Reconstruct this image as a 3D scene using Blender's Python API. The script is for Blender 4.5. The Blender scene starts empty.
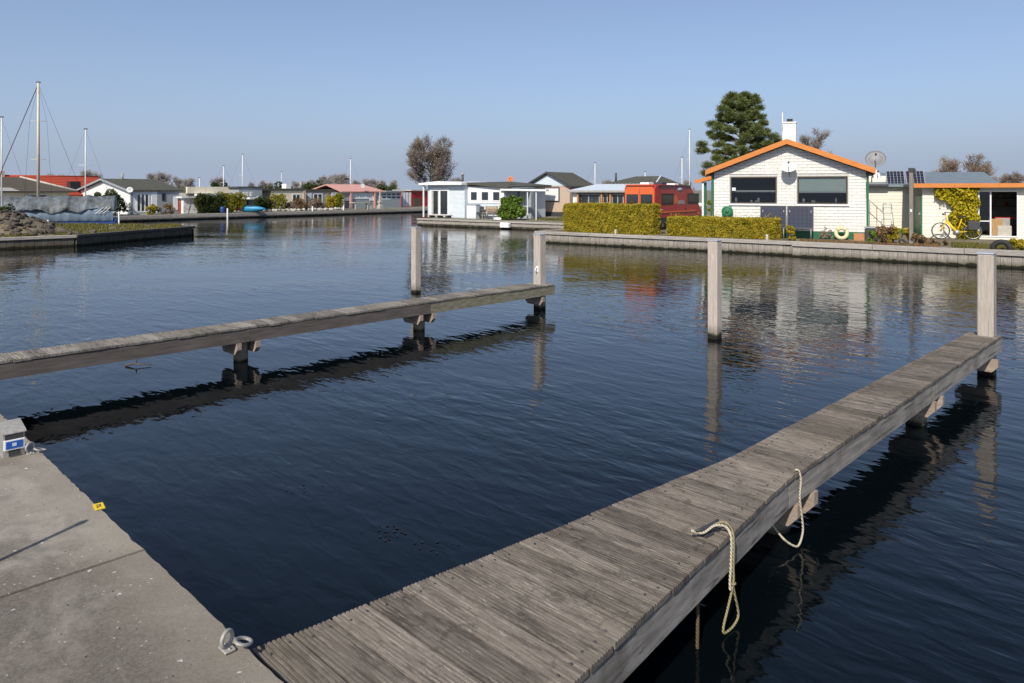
import bpy, math, random
import numpy as np
from mathutils import Vector, Matrix
R = math.radians
random.seed(7); RNG = np.random.default_rng(7)
scene = bpy.context.scene
# ------------------------------------------------------------------ camera, sky, sun, exposure
F_PX, HOR, CAM_H = 732.0, 190.0, 2.53           # focal length in pixels, horizon row, eye height above the water
cam_d = bpy.data.cameras.new('camera'); cam = bpy.data.objects.new('camera', cam_d)
scene.collection.objects.link(cam); scene.camera = cam
cam.location = (0, 0, CAM_H); cam.rotation_euler = (R(90), 0, 0)
cam_d.sensor_width = 36; cam_d.lens = F_PX / 1024 * 36; cam_d.shift_y = -(341.5 - HOR) / 1024
cam_d.clip_start = 0.05; cam_d.clip_end = 6000
SUN = Vector((-0.37, -0.929)); SUN_EL = R(40)
world = bpy.data.worlds.new('World'); scene.world = world; world.use_nodes = True
wn = world.node_tree.nodes; wl = world.node_tree.links
bg = wn['Background']; sky = wn.new('ShaderNodeTexSky'); sky.sky_type = 'NISHITA'; sky.sun_disc = False
sky.sun_elevation = SUN_EL; sky.sun_rotation = math.atan2(SUN.x, SUN.y)
sky.air_density = 0.7; sky.dust_density = 1.1; sky.ozone_density = 3.0; sky.altitude = 0
# airlight of a hazy day over the whole dome: sky * exp(-t / sin(elevation)) + veil * (1 - exp(-t / sin(elevation)))
tc = wn.new('ShaderNodeTexCoord'); sx_ = wn.new('ShaderNodeSeparateXYZ'); wl.new(tc.outputs['Generated'], sx_.inputs[0])
def wmath(op, a, b=0.0):
    k = wn.new('ShaderNodeMath'); k.operation = op
    for i, v in enumerate((a, b)):
        if isinstance(v, (int, float)): k.inputs[i].default_value = v
        else: wl.new(v, k.inputs[i])
    return k.outputs[0]
trans = wmath('EXPONENT', wmath('DIVIDE', -0.10, wmath('MAXIMUM', sx_.outputs[2], 0.02)))
hz_ = wn.new('ShaderNodeMix'); hz_.data_type = 'RGBA'; wl.new(trans, hz_.inputs[0]); hz_.inputs[6].default_value = (2.42, 2.88, 3.72, 1)
wl.new(sky.outputs[0], hz_.inputs[7]); wl.new(hz_.outputs[2], bg.inputs[0]); bg.inputs[1].default_value = 0.140
sl = bpy.data.lights.new('sun', 'SUN'); sun = bpy.data.objects.new('sun', sl); scene.collection.objects.link(sun)
sl.energy = 4.45; sl.angle = R(0.53); sl.color = (1.0, 0.93, 0.82)
sd = Vector((SUN.x * math.cos(SUN_EL), SUN.y * math.cos(SUN_EL), math.sin(SUN_EL)))
sun.rotation_euler = sd.to_track_quat('Z', 'Y').to_euler(); sun.location = sd * 60
vs = scene.view_settings; vs.view_transform = 'Standard'; vs.look = 'None'; vs.gamma = 1; vs.exposure = 0.14
scene.render.engine = 'CYCLES'

# ------------------------------------------------------------------ helpers
COL = scene.collection
def px(x, y, z):
    "world point at height z that lies along the sight line of photo pixel (x, y)"
    Z = F_PX * (CAM_H - z) / (y - HOR); return Vector(((x - 512) / F_PX * Z, Z, z))
def pd(x, Z, z=0.0): return Vector(((x - 512) / F_PX * Z, Z, z))
def hz(y, Z): return CAM_H + (HOR - y) * Z / F_PX

class MB:
    "collects simple shapes and links them as one mesh"
    def __init__(s): s.v = []; s.f = []; s.sm = []
    def add(s, vs_, fs, smooth=False):
        o = len(s.v); s.v += [tuple(p) for p in vs_]
        s.f += [tuple(i + o for i in f) for f in fs]; s.sm += [smooth] * len(fs); return s
    def box(s, x0, x1, y0, y1, z0, z1, M=None):
        vs_ = [Vector((x, y, z)) for z in (z0, z1) for x, y in ((x0, y0), (x1, y0), (x1, y1), (x0, y1))]
        if M: vs_ = [M @ p for p in vs_]
        return s.add(vs_, [(3, 2, 1, 0), (4, 5, 6, 7), (0, 1, 5, 4), (1, 2, 6, 5), (2, 3, 7, 6), (3, 0, 4, 7)])
    def bbox(s, x0, x1, y0, y1, z0, z1, c=.01):
        "box with chamfered vertical edges and top"
        def ring(z, i):
            a, b, d, e = x0 + i, x1 - i, y0 + i, y1 - i
            return [(a + c, d, z), (b - c, d, z), (b, d + c, z), (b, e - c, z), (b - c, e, z), (a + c, e, z), (a, e - c, z), (a, d + c, z)]
        vs_ = ring(z0, 0) + ring(z1 - c, 0) + ring(z1, c * .8)
        fs = [tuple(range(7, -1, -1)), tuple(range(16, 24))]
        for k in (0, 8):
            for i in range(8): fs.append((k + i, k + (i + 1) % 8, k + 8 + (i + 1) % 8, k + 8 + i))
        return s.add(vs_, fs)
    def prism(s, poly, a0, a1, axis='y'):
        "polygon given in (x,z) pushed along y, in (y,z) along x, or in (x,y) along z"
        def P(p, a):
            return (p[0], a, p[1]) if axis == 'y' else (a, p[0], p[1]) if axis == 'x' else (p[0], p[1], a)
        n = len(poly); vs_ = [P(p, a0) for p in poly] + [P(p, a1) for p in poly]
        fs = [tuple(range(n - 1, -1, -1)), tuple(range(n, 2 * n))] + [(i, (i + 1) % n, n + (i + 1) % n, n + i) for i in range(n)]
        return s.add(vs_, fs)
    def tube(s, pts, r, n=8, r1=None, smooth=True, cap=True):
        pts = [Vector(p) for p in pts]; m = len(pts); r1 = r if r1 is None else r1; vs_ = []; fs = []
        up = Vector((.13, .21, 1)).normalized(); prev = None
        for i, p in enumerate(pts):
            t = (pts[min(i + 1, m - 1)] - pts[max(i - 1, 0)]).normalized()
            a = t.cross(up) if prev is None else (prev - t * prev.dot(t))
            if a.length < 1e-4: a = t.cross(Vector((1, 0, 0)))
            a.normalize(); prev = a; b = t.cross(a)
            rr = (r[i] if isinstance(r, (list, tuple)) else r + (r1 - r) * i / max(1, m - 1))
            for k in range(n):
                g = 2 * math.pi * k / n; vs_.append(p + a * (rr * math.cos(g)) + b * (rr * math.sin(g)))
        for i in range(m - 1):
            for k in range(n): fs.append((i * n + k, i * n + (k + 1) % n, (i + 1) * n + (k + 1) % n, (i + 1) * n + k))
        if cap: fs += [tuple(range(n - 1, -1, -1)), tuple((m - 1) * n + k for k in range(n))]
        return s.add(vs_, fs, smooth)
    def ring(s, c, R_, r, axis=(0, 0, 1), n=24, m=8, arc=(0, 2 * math.pi)):
        c = Vector(c); ax = Vector(axis).normalized(); a = ax.orthogonal().normalized(); b = ax.cross(a)
        full = abs(arc[1] - arc[0] - 2 * math.pi) < 1e-6; cnt = n if full else n + 1; vs_ = []; fs = []
        for i in range(cnt):
            g = arc[0] + (arc[1] - arc[0]) * i / n; e = a * math.cos(g) + b * math.sin(g)
            for k in range(m):
                h = 2 * math.pi * k / m; vs_.append(c + e * (R_ + r * math.cos(h)) + ax * (r * math.sin(h)))
        for i in range(n):
            j = (i + 1) % cnt
            for k in range(m): fs.append((i * m + k, j * m + k, j * m + (k + 1) % m, i * m + (k + 1) % m))
        return s.add(vs_, fs, True)
    def lathe(s, prof, c=(0, 0, 0), n=20, M=None):
        vs_ = []; fs = []; c = Vector(c)
        for (r, z) in prof:
            for k in range(n):
                g = 2 * math.pi * k / n; p = Vector((r * math.cos(g), r * math.sin(g), z)); vs_.append((M @ p if M else p) + c)
        for i in range(len(prof) - 1):
            for k in range(n): fs.append((i * n + k, i * n + (k + 1) % n, (i + 1) * n + (k + 1) % n, (i + 1) * n + k))
        return s.add(vs_, fs, True)
    def mesh(s, name):
        me = bpy.data.meshes.new(name); me.from_pydata(s.v, [], s.f); me.polygons.foreach_set('use_smooth', s.sm); me.update(); return me
    def build(s, name, mat, parent=None, loc=None, rz=0.0):
        return obj(name, s.mesh(name), mat, parent, loc, rz)
def obj(name, me, mat, parent=None, loc=None, rz=0.0):
    if mat is not None and not me.materials: me.materials.append(mat)
    o = bpy.data.objects.new(name, me); COL.objects.link(o); o.parent = parent
    if loc is not None: o.location = loc
    o.rotation_euler.z = rz; return o
def tag(o, label, cat, group=None):
    o['label'] = label; o['category'] = cat
    if group: o['group'] = group
    return o
def thing(name, label, cat, loc=(0, 0, 0), rz=0.0, group=None):
    o = bpy.data.objects.new(name, None); COL.objects.link(o); o.location = loc; o.rotation_euler.z = rz; o.empty_display_size = .2
    return tag(o, label, cat, group)
def struct(name, mb, mat):
    o = mb.build(name, mat); o['kind'] = 'structure'; return o
def stuff(o): o['kind'] = 'stuff'; return o
def copy_tree(o, parent=None):
    c = o.copy(); COL.objects.link(c); c.parent = parent
    for ch in list(o.children): copy_tree(ch, c)
    return c
def bx(name, mat, parent, *a): return MB().box(*a).build(name, mat, parent)
def spline(pts, n=8):
    P = [Vector(p) for p in pts]; out = []
    for i in range(len(P) - 1):
        p0, p1, p2, p3 = P[max(i - 1, 0)], P[i], P[i + 1], P[min(i + 2, len(P) - 1)]
        for k in range(n):
            t = k / n
            out.append(.5 * ((2 * p1) + (p2 - p0) * t + (2 * p0 - 5 * p1 + 4 * p2 - p3) * t * t + (3 * p1 - p0 - 3 * p2 + p3) * t ** 3))
    return out + [P[-1]]

def quads_mesh(name, P, A, B):
    "one quad for each centre P with half axes A and B (arrays n x 3)"
    n = len(P); V = np.stack([P - A - B, P + A - B, P + A + B, P - A + B], 1).reshape(-1, 3)
    me = bpy.data.meshes.new(name); me.vertices.add(4 * n); me.vertices.foreach_set('co', V.astype(np.float32).ravel())
    me.loops.add(4 * n); me.loops.foreach_set('vertex_index', np.arange(4 * n, dtype=np.int32))
    me.polygons.add(n); me.polygons.foreach_set('loop_start', np.arange(0, 4 * n, 4, dtype=np.int32))
    me.update(calc_edges=True); return me
def rand_dirs(n, rng=RNG):
    d = rng.normal(size=(n, 3)); return d / np.linalg.norm(d, axis=1, keepdims=True)
def leaf_mesh(name, P, size, aspect=.55, bias=None, rng=RNG):
    n = len(P); N = rand_dirs(n, rng)
    if bias is not None:
        N = N + bias; N /= np.linalg.norm(N, axis=1, keepdims=True)
    A = np.cross(N, rand_dirs(n, rng)); A /= np.linalg.norm(A, axis=1, keepdims=True) + 1e-9
    B = np.cross(N, A); s = size * rng.uniform(.6, 1.3, (n, 1))
    return quads_mesh(name, P, A * s, B * s * aspect)

# ------------------------------------------------------------------ materials
MATS = {}
def nodes(name):
    m = bpy.data.materials.new(name); m.use_nodes = True; MATS[name] = m
    return m, m.node_tree.nodes, m.node_tree.links, m.node_tree.nodes['Principled BSDF']
def mixc(n, l, fac, a, b, mode='MIX'):
    x = n.new('ShaderNodeMix'); x.data_type = 'RGBA'; x.blend_type = mode
    for sock, val in ((0, fac), (6, a), (7, b)):
        if isinstance(val, (int, float)): x.inputs[sock].default_value = val
        elif isinstance(val, tuple): x.inputs[sock].default_value = (*val, 1)
        else: l.new(val, x.inputs[sock])
    return x.outputs[2]
def math_(n, l, op, a, b=None, c=None, clamp=False):
    x = n.new('ShaderNodeMath'); x.operation = op; x.use_clamp = clamp
    for i, val in enumerate((a, b, c)):
        if val is None: continue
        if isinstance(val, (int, float)): x.inputs[i].default_value = val
        else: l.new(val, x.inputs[i])
    return x.outputs[0]
def ramp(n, l, fac, p0, p1, v0=0.0, v1=1.0):
    x = n.new('ShaderNodeMapRange'); x.inputs[1].default_value = p0; x.inputs[2].default_value = p1
    x.inputs[3].default_value = v0; x.inputs[4].default_value = v1; l.new(fac, x.inputs[0]); return x.outputs[0]
def coords(n, l, stretch=(1, 1, 1), world_=False, shift=True, rot=0.0):
    if world_:
        out = n.new('ShaderNodeNewGeometry').outputs['Position']
    else:
        out = n.new('ShaderNodeTexCoord').outputs['Object']
        if shift:
            oi = n.new('ShaderNodeObjectInfo'); k = n.new('ShaderNodeVectorMath'); k.operation = 'SCALE'
            cmb = n.new('ShaderNodeCombineXYZ')
            for i in range(3): l.new(oi.outputs['Random'], cmb.inputs[i])
            l.new(cmb.outputs[0], k.inputs[0]); k.inputs[3].default_value = 57.0
            a = n.new('ShaderNodeVectorMath'); l.new(out, a.inputs[0]); l.new(k.outputs[0], a.inputs[1]); out = a.outputs[0]
    if rot:
        rt = n.new('ShaderNodeMapping'); rt.inputs['Rotation'].default_value = (0, 0, rot); l.new(out, rt.inputs[0]); out = rt.outputs[0]
    mp = n.new('ShaderNodeMapping'); mp.inputs['Scale'].default_value = stretch
    l.new(out, mp.inputs[0]); return mp.outputs[0]
def noise(n, l, vec, scale, detail=5, rough=.55, dist=0.0):
    x = n.new('ShaderNodeTexNoise'); x.inputs['Scale'].default_value = scale; x.inputs['Detail'].default_value = detail
    x.inputs['Roughness'].default_value = rough; x.inputs['Distortion'].default_value = dist; l.new(vec, x.inputs['Vector']); return x.outputs[0]
def bump(n, l, b, h, strength=.4, dist=.01):
    x = n.new('ShaderNodeBump'); x.inputs['Strength'].default_value = strength; x.inputs['Distance'].default_value = dist
    l.new(h, x.inputs['Height']); l.new(x.outputs[0], b.inputs['Normal']); return x
def pm(name, c1, c2=None, scale=6, rough=.75, bmp=.25, bscale=60, stretch=(1, 1, 1), rnd=.0, metal=0, spec=.4, wet=None, dirt=.0, world_=False, bdist=.006, cracks=None):
    m, n, l, b = nodes(name)
    c2 = c2 or tuple(x * .78 for x in c1)
    v = coords(n, l, stretch, world_)
    c = mixc(n, l, ramp(n, l, noise(n, l, v, scale), .33, .67), c1, c2)
    if dirt:
        d = ramp(n, l, noise(n, l, coords(n, l, (1, 1, .35), True), 1.7, 6, .65), .5, .72)
        c = mixc(n, l, math_(n, l, 'MULTIPLY', d, dirt), c, (.07, .065, .05))
    if cracks:
        cr = noise(n, l, coords(n, l, cracks), 1.0, 4, .6, .4); c = mixc(n, l, ramp(n, l, cr, .60, .66, 0, .75), c, (.05, .045, .04)); c = mixc(n, l, ramp(n, l, cr, .30, .38, .4, 0), c, (.5, .46, .41))
    if rnd:
        oi = n.new('ShaderNodeObjectInfo'); k = ramp(n, l, oi.outputs['Random'], 0, 1, 1 - rnd, 1 + rnd)
        hs = n.new('ShaderNodeHueSaturation'); l.new(k, hs.inputs['Value']); l.new(c, hs.inputs['Color']); c = hs.outputs[0]
    if wet is not None:
        g = n.new('ShaderNodeNewGeometry'); sp = n.new('ShaderNodeSeparateXYZ'); l.new(g.outputs['Position'], sp.inputs[0])
        zz = math_(n, l, 'ADD', sp.outputs[2], math_(n, l, 'MULTIPLY', math_(n, l, 'SUBTRACT', noise(n, l, coords(n, l, (1, 1, 1), True), 5, 3), .5), .16))
        c = mixc(n, l, ramp(n, l, zz, wet + .02, wet + .20, .7, 0), c, (.085, .08, .04)); c = mixc(n, l, ramp(n, l, zz, wet, wet + .05, 1, 0), c, (.018, .017, .011))
    l.new(c, b.inputs['Base Color']); b.inputs['Roughness'].default_value = rough
    b.inputs['Metallic'].default_value = metal; b.inputs['Specular IOR Level'].default_value = spec
    if bmp: bump(n, l, b, noise(n, l, v, bscale, 4), bmp, bdist)
    return m
def leafmat(name, cols, scale=9, rough=.6):
    m, n, l, b = nodes(name); v = coords(n, l, shift=False)
    f = noise(n, l, v, scale, 3, .7); f2 = noise(n, l, v, scale * 7, 2)
    c = mixc(n, l, ramp(n, l, f, .35, .65), cols[0], cols[1])
    if len(cols) > 2: c = mixc(n, l, ramp(n, l, f2, .52, .66), c, cols[2])
    l.new(c, b.inputs['Base Color']); b.inputs['Roughness'].default_value = rough; b.inputs['Specular IOR Level'].default_value = .25
    tr = n.new('ShaderNodeBsdfTranslucent'); l.new(c, tr.inputs[0]); ms = n.new('ShaderNodeMixShader'); ms.inputs[0].default_value = .22
    l.new(b.outputs[0], ms.inputs[1]); l.new(tr.outputs[0], ms.inputs[2]); l.new(ms.outputs[0], n['Material Output'].inputs[0]); return m

def deck_material(name, light, dark, grain=1.0):
    m, n, l, b = nodes(name)
    g = noise(n, l, coords(n, l, (.7, 26, 26)), 4.0, 9, .72, .1); w = coords(n, l, (1, 1, 1), True)
    c = mixc(n, l, ramp(n, l, g, .34, .64), dark, light)
    st_ = noise(n, l, coords(n, l, (1.6, 9, 9)), 2.0, 9, .75, .2)                      # dark algae streaks along each board
    c = mixc(n, l, ramp(n, l, st_, .48, .60, 0, .66), c, tuple(x * .42 for x in dark))
    pale = noise(n, l, coords(n, l, (2.6, 24, 24)), 2.6, 9, .8, .15)                    # bleached splinters
    c = mixc(n, l, ramp(n, l, pale, .54, .64, 0, .7), c, (.35, .315, .272))
    mould = noise(n, l, w, 6.5, 8, .75, 1.4)
    c = mixc(n, l, ramp(n, l, mould, .56, .63, 0, .6), c, (.05, .046, .038))
    warm = noise(n, l, w, .8, 3)
    c = mixc(n, l, ramp(n, l, warm, .45, .7, 0, .35), c, (.19, .16, .12))
    oi = n.new('ShaderNodeObjectInfo'); hs = n.new('ShaderNodeHueSaturation'); l.new(ramp(n, l, oi.outputs['Random'], 0, 1, .68, 1.3), hs.inputs['Value'])
    l.new(c, hs.inputs['Color']); l.new(hs.outputs[0], b.inputs['Base Color'])
    b.inputs['Roughness'].default_value = .85; b.inputs['Specular IOR Level'].default_value = .2
    bump(n, l, b, math_(n, l, 'ADD', g, math_(n, l, 'MULTIPLY', pale, .7)), .45, .006 * grain); return m
DECK = deck_material('weathered_deck_wood', (.215, .186, .159), (.092, .079, .067))
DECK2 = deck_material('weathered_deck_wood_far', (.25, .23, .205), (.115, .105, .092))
BEAM = pm('jetty_beam_wood', (.35, .325, .295), (.19, .175, .155), 3, .85, .5, 30, (9, .9, 9), rnd=.08, dirt=.7, spec=.2, cracks=(30, .8, 30))
BEAM_L = pm('brown_beam_wood', (.15, .128, .115), (.09, .078, .07), 3, .85, .4, 30, (9, .9, 9), rnd=.1, dirt=.45, spec=.2)
BEAM_G = pm('algae_beam_wood', (.27, .245, .205), (.145, .14, .07), 7, .85, .4, 30, (4, .9, 4), rnd=.08, spec=.2)
POST = pm('mooring_post_wood', (.50, .44, .38), (.36, .315, .275), 5, .85, .35, 30, (9, 9, .8), rnd=.04, wet=.045, spec=.2, cracks=(34, 34, .7))
PILE = pm('pile_wood', (.42, .36, .27), (.25, .22, .165), 6, .8, .4, 30, (4, 4, 1), wet=.0, spec=.3)
CLAMP = pm('clamp_wood', (.36, .29, .235), (.25, .20, .165), 6, .85, .4, 40, (1, 8, 8), rnd=.1, spec=.2)
CAPM = pm('post_cap_zinc', (.50, .54, .57), (.40, .44, .47), 20, .45, .1, 80, metal=.3)
QUAYW = pm('quay_plank_wood', (.36, .325, .285), (.22, .20, .175), 4, .88, .4, 30, (8, 8, .8), rnd=.10, wet=.05, spec=.15)
QUAYC = pm('quay_cap_wood', (.40, .37, .335), (.26, .24, .215), 4, .88, .4, 30, (.8, 8, 8), rnd=.10, wet=.10, spec=.15)
QUAYD = pm('old_dark_quay_wood', (.125, .115, .10), (.07, .066, .058), 4, .9, .4, 30, (6, 6, .8), rnd=.16, wet=.06, spec=.15)
GALV = pm('galvanised_steel', (.40, .385, .35), (.27, .26, .245), 30, .6, .15, 90, metal=.2)
def rope_material(name, col):
    m, n, l, b = nodes(name); v = coords(n, l, (1, 1, 1), shift=False)
    w = n.new('ShaderNodeTexWave'); w.inputs['Scale'].default_value = 26; w.inputs['Distortion'].default_value = 1.5; w.bands_direction = 'DIAGONAL'
    l.new(v, w.inputs[0]); c = mixc(n, l, w.outputs['Fac'], tuple(x * .6 for x in col), col); l.new(c, b.inputs['Base Color'])
    b.inputs['Roughness'].default_value = .9; bump(n, l, b, w.outputs['Fac'], .8, .006); return m
ROPE = rope_material('rope_cream', (.62, .55, .42)); ROPE_Y = rope_material('rope_algae', (.36, .31, .15)); ROPE_B = rope_material('rope_brown', (.16, .10, .05))

def concrete_material():
    m, n, l, b = nodes('stained_concrete'); w = coords(n, l, (1, 1, 1), True)
    a = noise(n, l, w, 1.1, 6, .6, .4); f = noise(n, l, w, 9, 8, .7); g = noise(n, l, w, 60, 4, .7)
    c = mixc(n, l, ramp(n, l, a, .36, .64), (.20, .17, .135), (.31, .285, .245))
    c = mixc(n, l, ramp(n, l, f, .46, .62, 0, .6), c, (.15, .132, .108))
    big = noise(n, l, coords(n, l, (1, 1, 1), True, rot=.7), 1.15, 6, .62, .6)
    c = mixc(n, l, ramp(n, l, big, .45, .56, 0, .8), c, (.105, .09, .072))
    rust = noise(n, l, coords(n, l, (.8, 2.2, 1), True, rot=-.78), .9, 5, .6)
    c = mixc(n, l, ramp(n, l, rust, .57, .72, 0, .55), c, (.25, .165, .09))
    oc = n.new('ShaderNodeTexCoord'); sp_ = n.new('ShaderNodeSeparateXYZ'); l.new(oc.outputs['Object'], sp_.inputs[0])   # scrubbed paler strip along the coping
    ey = math_(n, l, 'ADD', sp_.outputs[1], math_(n, l, 'MULTIPLY', math_(n, l, 'SUBTRACT', noise(n, l, w, 3.5, 5, .6), .5), .35))
    c = mixc(n, l, ramp(n, l, ey, 1.05, 1.35, 0, .55), c, (.30, .265, .21))
    def specks(scale, rad, col, thr, c):
        vo = n.new('ShaderNodeTexVoronoi'); vo.inputs['Scale'].default_value = scale; dv = n.new('ShaderNodeVectorMath')
        l.new(w, dv.inputs[0]); nn = n.new('ShaderNodeTexNoise'); nn.inputs['Scale'].default_value = scale * 2.5; l.new(w, nn.inputs[0])
        sc = n.new('ShaderNodeVectorMath'); sc.operation = 'SCALE'; sc.inputs[3].default_value = .5 / scale; l.new(nn.outputs[1], sc.inputs[0])
        l.new(sc.outputs[0], dv.inputs[1]); l.new(dv.outputs[0], vo.inputs[0])
        sp = n.new('ShaderNodeSeparateColor'); l.new(vo.outputs['Color'], sp.inputs[0])
        k = math_(n, l, 'MULTIPLY', math_(n, l, 'LESS_THAN', vo.outputs['Distance'], math_(n, l, 'MULTIPLY', sp.outputs[1], rad)), math_(n, l, 'GREATER_THAN', sp.outputs[0], thr))
        return mixc(n, l, k, c, col)
    c = mixc(n, l, ramp(n, l, g, .42, .58, 0, .3), c, (.29, .265, .225)); g2 = noise(n, l, w, 95, 6, .8)
    c = mixc(n, l, ramp(n, l, g2, .5, .62, 0, .25), c, (.07, .06, .048))
    scr_ = noise(n, l, coords(n, l, (1, 14, 1), True, rot=.8), 2.2, 8, .75, .3); c = mixc(n, l, ramp(n, l, scr_, .60, .70, 0, .4), c, (.33, .30, .26))
    c = specks(14, .15, (.50, .48, .44), .66, c); c = specks(40, .22, (.46, .44, .40), .78, c); c = specks(26, .18, (.04, .037, .033), .72, c)
    c = specks(5, .05, (.60, .58, .54), .6, c)
    oi = n.new('ShaderNodeObjectInfo'); hs = n.new('ShaderNodeHueSaturation'); l.new(ramp(n, l, oi.outputs['Random'], 0, 1, .82, 1.12), hs.inputs['Value']); l.new(c, hs.inputs['Color']); c = hs.outputs[0]
    l.new(c, b.inputs['Base Color']); b.inputs['Roughness'].default_value = .86; b.inputs['Specular IOR Level'].default_value = .3
    bump(n, l, b, math_(n, l, 'ADD', f, g), .35, .004); return m
CONC = concrete_material()

def water_material():
    m, n, l, b = nodes('canal_water')
    b.inputs['Base Color'].default_value = (.0014, .0032, .0044, 1); b.inputs['Roughness'].default_value = .025; b.inputs['IOR'].default_value = 1.333; b.inputs['Specular Tint'].default_value = (.72, .90, 1.0, 1)
    w1 = noise(n, l, coords(n, l, (.75, 2.2, 1), True, rot=R(40)), 1.1, 2, .45, .3)        # long swell, crests parallel to the quay
    w2 = noise(n, l, coords(n, l, (.85, 2.1, 1), True, rot=R(47)), 3.1, 2, .5, .4)
    w3 = noise(n, l, coords(n, l, (.9, 1.8, 1), True, rot=R(30)), 8.5, 2, .5)
    gust = ramp(n, l, noise(n, l, coords(n, l, (1, 1.6, 1), True), .13, 3, .5), .38, .62, .4, 1.25)
    h = math_(n, l, 'ADD', math_(n, l, 'MULTIPLY', w1, .36), math_(n, l, 'MULTIPLY', w2, .29))
    h = math_(n, l, 'ADD', h, math_(n, l, 'MULTIPLY', w3, .025))
    h = math_(n, l, 'MULTIPLY', h, gust)
    bump(n, l, b, h, 1.0, .034); return m
WATER = water_material()

def glass_material(name, tint, refl=.10):
    m, n, l, b = nodes(name); n.remove(b)
    t = n.new('ShaderNodeBsdfTransparent'); t.inputs[0].default_value = (*tint, 1); g = n.new('ShaderNodeBsdfGlossy'); g.inputs['Roughness'].default_value = .02
    fr = n.new('ShaderNodeFresnel'); fr.inputs[0].default_value = 1.47; ms = n.new('ShaderNodeMixShader')
    l.new(math_(n, l, 'ADD', math_(n, l, 'MULTIPLY', fr.outputs[0], 1.3), refl * .3, clamp=True), ms.inputs[0]); l.new(t.outputs[0], ms.inputs[1]); l.new(g.outputs[0], ms.inputs[2])
    l.new(ms.outputs[0], n['Material Output'].inputs[0]); return m
GLASS = glass_material('window_glass', (.72, .75, .77), .0)
DGLASS = pm('dark_window_glass', (.022, .027, .032), (.03, .036, .04), 2, .06, 0, spec=.9)
SOLAR = pm('solar_cell_blue', (.012, .016, .035), (.016, .022, .048), 3, .22, 0, spec=.35)
WBRICK = pm('white_painted_brick', (.76, .75, .71), (.66, .65, .61), 12, .8, .3, 70, rnd=.05, spec=.25)
MORTAR = pm('grey_mortar', (.58, .57, .54), (.48, .47, .44), 9, .9, .3, 80)
WHITE = pm('white_paint', (.78, .79, .79), (.70, .71, .71), 4, .5, .1, 50, rnd=.02)
OFFW = pm('cream_boarding', (.76, .72, .62), (.69, .65, .55), 3, .6, .1, 50, (.6, 3, 3), rnd=.03)
CREAM = pm('cream_render', (.80, .72, .55), (.73, .65, .49), 3, .8, .2, 60)
BLUEW = pm('bluish_white_boarding', (.60, .66, .70), (.53, .59, .63), 3, .6, .1, 50, rnd=.02)
GREYB = pm('blue_grey_boarding', (.30, .33, .35), (.25, .28, .30), 4, .65, .1, 50, rnd=.05)
GREYW = pm('grey_facade', (.36, .35, .33), (.29, .28, .265), 4, .75, .2, 50)
PINKB = pm('pinkish_brick', (.52, .40, .31), (.44, .33, .255), 25, .85, .3, 70, (1, 1, 3))
ORANGE = pm('orange_fascia_paint', (.60, .215, .045), (.52, .18, .04), 4, .5, .1, 50, (.7, 4, 4), rnd=.04)
GREEN = pm('dark_green_paint', (.022, .13, .065), (.018, .11, .055), 5, .45, .1, 50)
GREENB = pm('bright_green_door', (.03, .19, .085), (.026, .16, .075), 5, .45, .1, 50)
ROOFD = pm('bitumen_roof', (.085, .083, .062), (.06, .06, .048), 3, .9, .4, 40, rnd=.05)
ROOFB = pm('brown_roof_tile', (.10, .082, .062), (.068, .058, .045), 6, .85, .4, 40, rnd=.14)
ROOFR = pm('red_roof_tile', (.46, .075, .035), (.36, .058, .03), 8, .7, .3, 40, rnd=.15)
PINKR = pm('faded_pink_roof', (.60, .33, .28), (.52, .27, .225), 3, .7, .2, 40, rnd=.06)
SHEETG = pm('grey_roof_sheet', (.20, .24, .27), (.165, .20, .225), 3, .55, .2, 30, metal=.15, rnd=.05)
SHEETW = pm('pale_corrugated_sheet', (.60, .65, .70), (.52, .57, .61), 3, .45, .1, 30)
REDP = pm('red_paint', (.40, .028, .022), (.34, .024, .02), 4, .5, .1, 50, rnd=.04)
VANR = pm('van_red_paint', (.44, .036, .026), (.41, .033, .024), 3, .22, 0, spec=.6)
VANO = pm('van_lit_rear_and_decal_orange', (.68, .14, .038), (.64, .13, .035), 3, .25, 0, spec=.6)  # sunlit rear put into a brighter orange; also the flame decal and moulding
BLACK = pm('black_rubber', (.02, .02, .021), (.026, .026, .026), 8, .75, .2, 60)
DARKM = pm('dark_grey_plastic', (.045, .046, .05), (.055, .056, .06), 8, .5, .1, 60)
ALU = pm('aluminium', (.60, .61, .62), (.52, .53, .54), 9, .38, .1, 80, metal=.7)
WHITEM = pm('mast_white', (.72, .72, .70), (.62, .62, .60), 4, .4, 0)
MASTB = pm('mast_beige', (.62, .55, .42), (.54, .47, .36), 4, .5, 0)
TERRA = pm('terracotta', (.48, .22, .10), (.40, .18, .08), 8, .8, .3, 60)
YELLOW = pm('yellow_paint', (.72, .50, .010), (.66, .45, .010), 5, .45, 0)
RINGM = pm('cream_tube', (.66, .58, .34), (.56, .49, .28), 6, .6, .1, 60)
BLUEP = pm('blue_paint', (.02, .06, .22), (.025, .07, .25), 5, .4, 0)
TURQ = pm('turquoise_plastic', (.02, .24, .42), (.02, .20, .36), 5, .4, 0)
SALMON = pm('salmon_plastic', (.55, .17, .09), (.48, .14, .08), 5, .5, 0)
STONE = pm('rubble_stone', (.13, .105, .08), (.055, .046, .037), 5, .9, .6, 25, rnd=.3, bdist=.02)
PALE_S = pm('pale_stone', (.46, .44, .39), (.36, .34, .30), 5, .9, .4, 25, rnd=.12)
BARK = pm('grey_bark', (.12, .095, .075), (.075, .06, .048), 8, .9, .5, 30, (4, 4, 1))
PBARK = pm('pine_bark', (.17, .10, .06), (.10, .065, .045), 8, .9, .5, 30, (4, 4, 1))
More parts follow.
